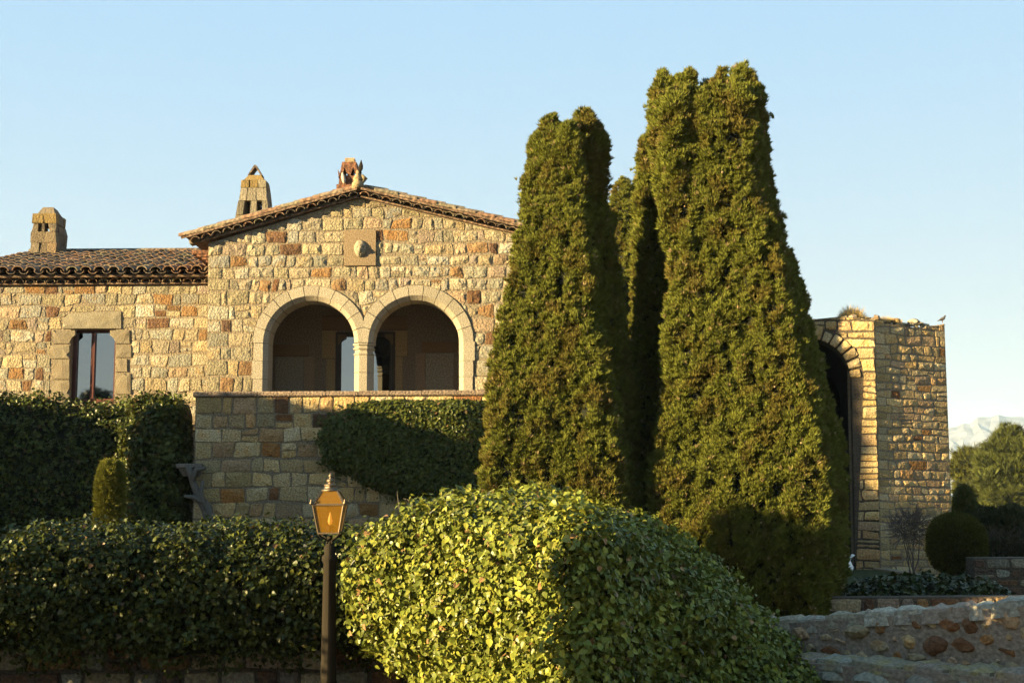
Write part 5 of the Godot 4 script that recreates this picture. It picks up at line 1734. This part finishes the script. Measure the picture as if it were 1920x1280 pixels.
func added_shade_plants() -> void:
	# unseen hedges and shrubs added left of the view to block the low sun
	for q in [["added_shade_hedge", "long clipped hedge added to shade the terrace from the left, outside the view", -14.0, -17.8, 1.4, 1.7, 4.0], ["added_shade_hedge", "lower clipped hedge added to shade the foot of the wing, outside the view", -14.6, -21.2, 1.1, 1.3, 2.9], ["added_shade_hedge", "small clipped hedge added to shade the parapet, left of the photographer, outside the view", -5.2, -4.1, 0.95, 0.65, 3.2], ["added_shade_hedge", "narrow tall clipped hedge added to shade the broadest cypress foot, left of the lane, outside the view", -14.0, -7.44, 0.6, 0.6, 3.7], ["added_shade_hedge", "slender very tall hedge column added to shade the tower pier, left of the lawn, outside the view", -15.0, -15.5, 0.55, 0.5, 7.9], ["added_shade_hedge", "tall clipped hedge added to shade the tower foot, left of the lawn, outside the view", -15.0, -13.6, 1.4, 1.9, 5.2]]:
		var o := base(q[0], Vector3(q[2], 0, q[3]), q[1], "hedge")
		var top: float = q[6] + EYE
		var g := blob_grid(Vector3(0, top / 2, 0), Vector3(q[4], top / 2, q[5]), 0.12, 5.0)
		shell("branches", o, g, M.gap_shade_green, 0.03)
		ivy(o, g, 2500, 0.16, func(p, n): return 1.0, 0.8, 0.0, 0, 0.05)
	for q in [["loose olive shrub added to cast dappled shade on the ivy hedge, outside the view", Vector3(-6.6, 0, -8.55), 1.32, 0.95, 0.95, 9000], ["low olive shrub added to shade the retaining wall, beyond the loose one, outside the view", Vector3(-6.9, 0, -9.75), 0.85, 0.8, 0.75, 6500]]:
		var o := base("added_shade_shrub", q[1], q[0], "shrub")
		var st := mb()
		loft(st, [Vector3.ZERO, Vector3(0.05, q[2] * 0.5, 0), Vector3(0, q[2], 0)], [0.07, 0.06, 0.04], 7)
		build("trunk", st, M.bark, o)
		var xf := []
		var col := PackedColorArray()
		for i in q[5]:
			var v := Vector3(rng.randfn(), rng.randfn(), rng.randfn()).normalized() * pow(rng.randf(), 0.4)
			var p := Vector3(v.x * 0.7, q[2] + v.y * q[3], v.z * q[4])
			if nf.get_noise_3dv(p * 3.0) < -0.2 + maxf(0.0, p.y - 1.7) * 0.2: continue
			xf.append(leaf_at(p, v.normalized(), rf(0.7, 1.2), 1.0, 0.0))
			col.append(Color(0.09, 0.11, 0.05))
		scatter("leaves", o, leaf_mesh(0.05, 0.09, 0.1, true), M.ivy_leaf, xf, col)

func bare_tree() -> void:
	var o := base("bare_tree", Vector3(-19.5, 0, 12.0), "leafless tree behind the photographer, mirrored in the wing's window", "tree")
	var st := mb()
	var todo := [[Vector3.ZERO, Vector3(0.1, 1, 0), 2.4, 0.16, 0]]
	while todo.size():
		var t = todo.pop_back()
		var e: Vector3 = t[0] + t[1].normalized() * t[2]
		loft(st, [t[0], (t[0] + e) / 2 + Vector3(rf(-1, 1), 0, rf(-1, 1)) * t[2] * 0.06, e], [t[3], t[3] * 0.85, t[3] * 0.65], 5)
		if t[4] < 5:
			for k in 3: todo.append([e, t[1].normalized() + Vector3(rf(-1, 1), rf(-0.2, 0.7), rf(-1, 1)) * 0.75, t[2] * rf(0.55, 0.8), t[3] * 0.58, t[4] + 1])
	build("trunk", st, M.bark, o)

func far_land() -> void:
	var st := mb()
	var R := 6000.0
	var pts := []
	for k in 48: pts.append(Vector3(sin(TAU * k / 48) * R, 0, cos(TAU * k / 48) * R))
	for k in 48: face(st, [Vector3.ZERO, pts[k], pts[(k + 1) % 48]], Vector3.UP)
	tag(build("ground", st, M.earth), "", "", "", "structure")
	# mountain range
	st = mb()
	var d := 3000.0
	var n := 90
	var m := 14
	var ridge := func(px: float) -> float:
		var y := 806.0 - 26.0 * smoothstep(1760, 1865, px) + nf.get_noise_1d(px * 0.035) * 7.0
		if px < 1740: y = 812 + nf.get_noise_1d(px * 0.02) * 12
		return y
	var grid := []
	for i in n + 1:
		var px := lerpf(1300, 2500, float(i) / n)
		var col := []
		for j in m + 1:
			var t := float(j) / m
			var dd := lerpf(d, d * 0.72, t)
			var p := P(px, ridge.call(px), d)
			var hh: float = p.y * pow(1.0 - t, 1.15)
			var q := Vector3(p.x * dd / d, hh, -dd)
			var ns := nf.get_noise_3d(q.x * 0.012, t * 3.0, 5.0)
			q.y += ns * 26.0 * sin(t * PI)
			q.z += nf.get_noise_3d(q.x * 0.02, t * 5.0, 15.0) * 90.0 * sin(t * PI)
			col.append(q)
		grid.append(col)
	for i in n:
		for j in m:
			face(st, [grid[i][j], grid[i + 1][j], grid[i + 1][j + 1], grid[i][j + 1]], Vector3(0, 0.5, 1))
		var a: Vector3 = grid[i][0]
		var b: Vector3 = grid[i + 1][0]
		face(st, [a, b, Vector3(b.x, 0, b.z - 700), Vector3(a.x, 0, a.z - 700)], Vector3(0, 0.5, -1))
	tag(build("mountains", st, M.rock), "", "", "", "structure")

# ---------------------------------------------------------------- the scene
func _ready() -> void:
	var cam := Camera3D.new()
	cam.name = "camera"
	cam.transform = Transform3D(tilt, Vector3(0, EYE, 0))
	cam.fov = rad_to_deg(2.0 * atan(640.0 / F))
	cam.near = 0.1
	cam.far = 12000.0
	add_child(cam)
	cam.current = true
	var env := Environment.new()
	env.background_mode = Environment.BG_SKY
	var sky := Sky.new()
	var pm := ProceduralSkyMaterial.new()
	pm.sky_top_color = Color(0.0495, 0.093, 0.140).linear_to_srgb()
	pm.sky_horizon_color = Color(0.128, 0.129, 0.104).linear_to_srgb()
	pm.sky_curve = 0.155
	pm.ground_horizon_color = Color(0.22, 0.2, 0.15)
	pm.ground_bottom_color = Color(0.12, 0.10, 0.07)
	pm.sun_angle_max = 40.0
	pm.sun_curve = 0.15
	sky.sky_material = pm
	env.sky = sky
	env.tonemap_mode = Environment.TONE_MAPPER_LINEAR
	env.tonemap_exposure = 6.9
	env.sdfgi_enabled = true
	env.ssao_enabled = true
	env.ssil_enabled = true
	env.fog_enabled = true
	env.fog_light_color = Color(0.74, 0.86, 1.0)
	env.fog_density = 0.00017
	var we := WorldEnvironment.new()
	we.name = "environment"
	we.environment = env
	add_child(we)
	var sun := DirectionalLight3D.new()
	sun.name = "sun"
	var el := deg_to_rad(12.0)
	var az := deg_to_rad(66.0)
	var to := Vector3(-sin(az) * cos(el), sin(el), cos(az) * cos(el))
	sun.transform = Transform3D(Basis.looking_at(-to, Vector3.UP), Vector3.ZERO)
	sun.light_color = Color(1.0, 0.885, 0.645)
	sun.light_energy = 1.6
	sun.light_angular_distance = 0.5
	sun.shadow_enabled = true
	add_child(sun)

	rng.seed = 11
	nz.seed = 3
	nz.frequency = 1.0
	nz.fractal_octaves = 3
	nf.seed = 9
	nf.frequency = 1.0
	nf.fractal_octaves = 2
	materials()
	far_land()
	house()
	tower()
	trees()
	front_hedges()
	garden_plants()
	lamp()
	right_side()
	added_shade_plants()
	bare_tree()
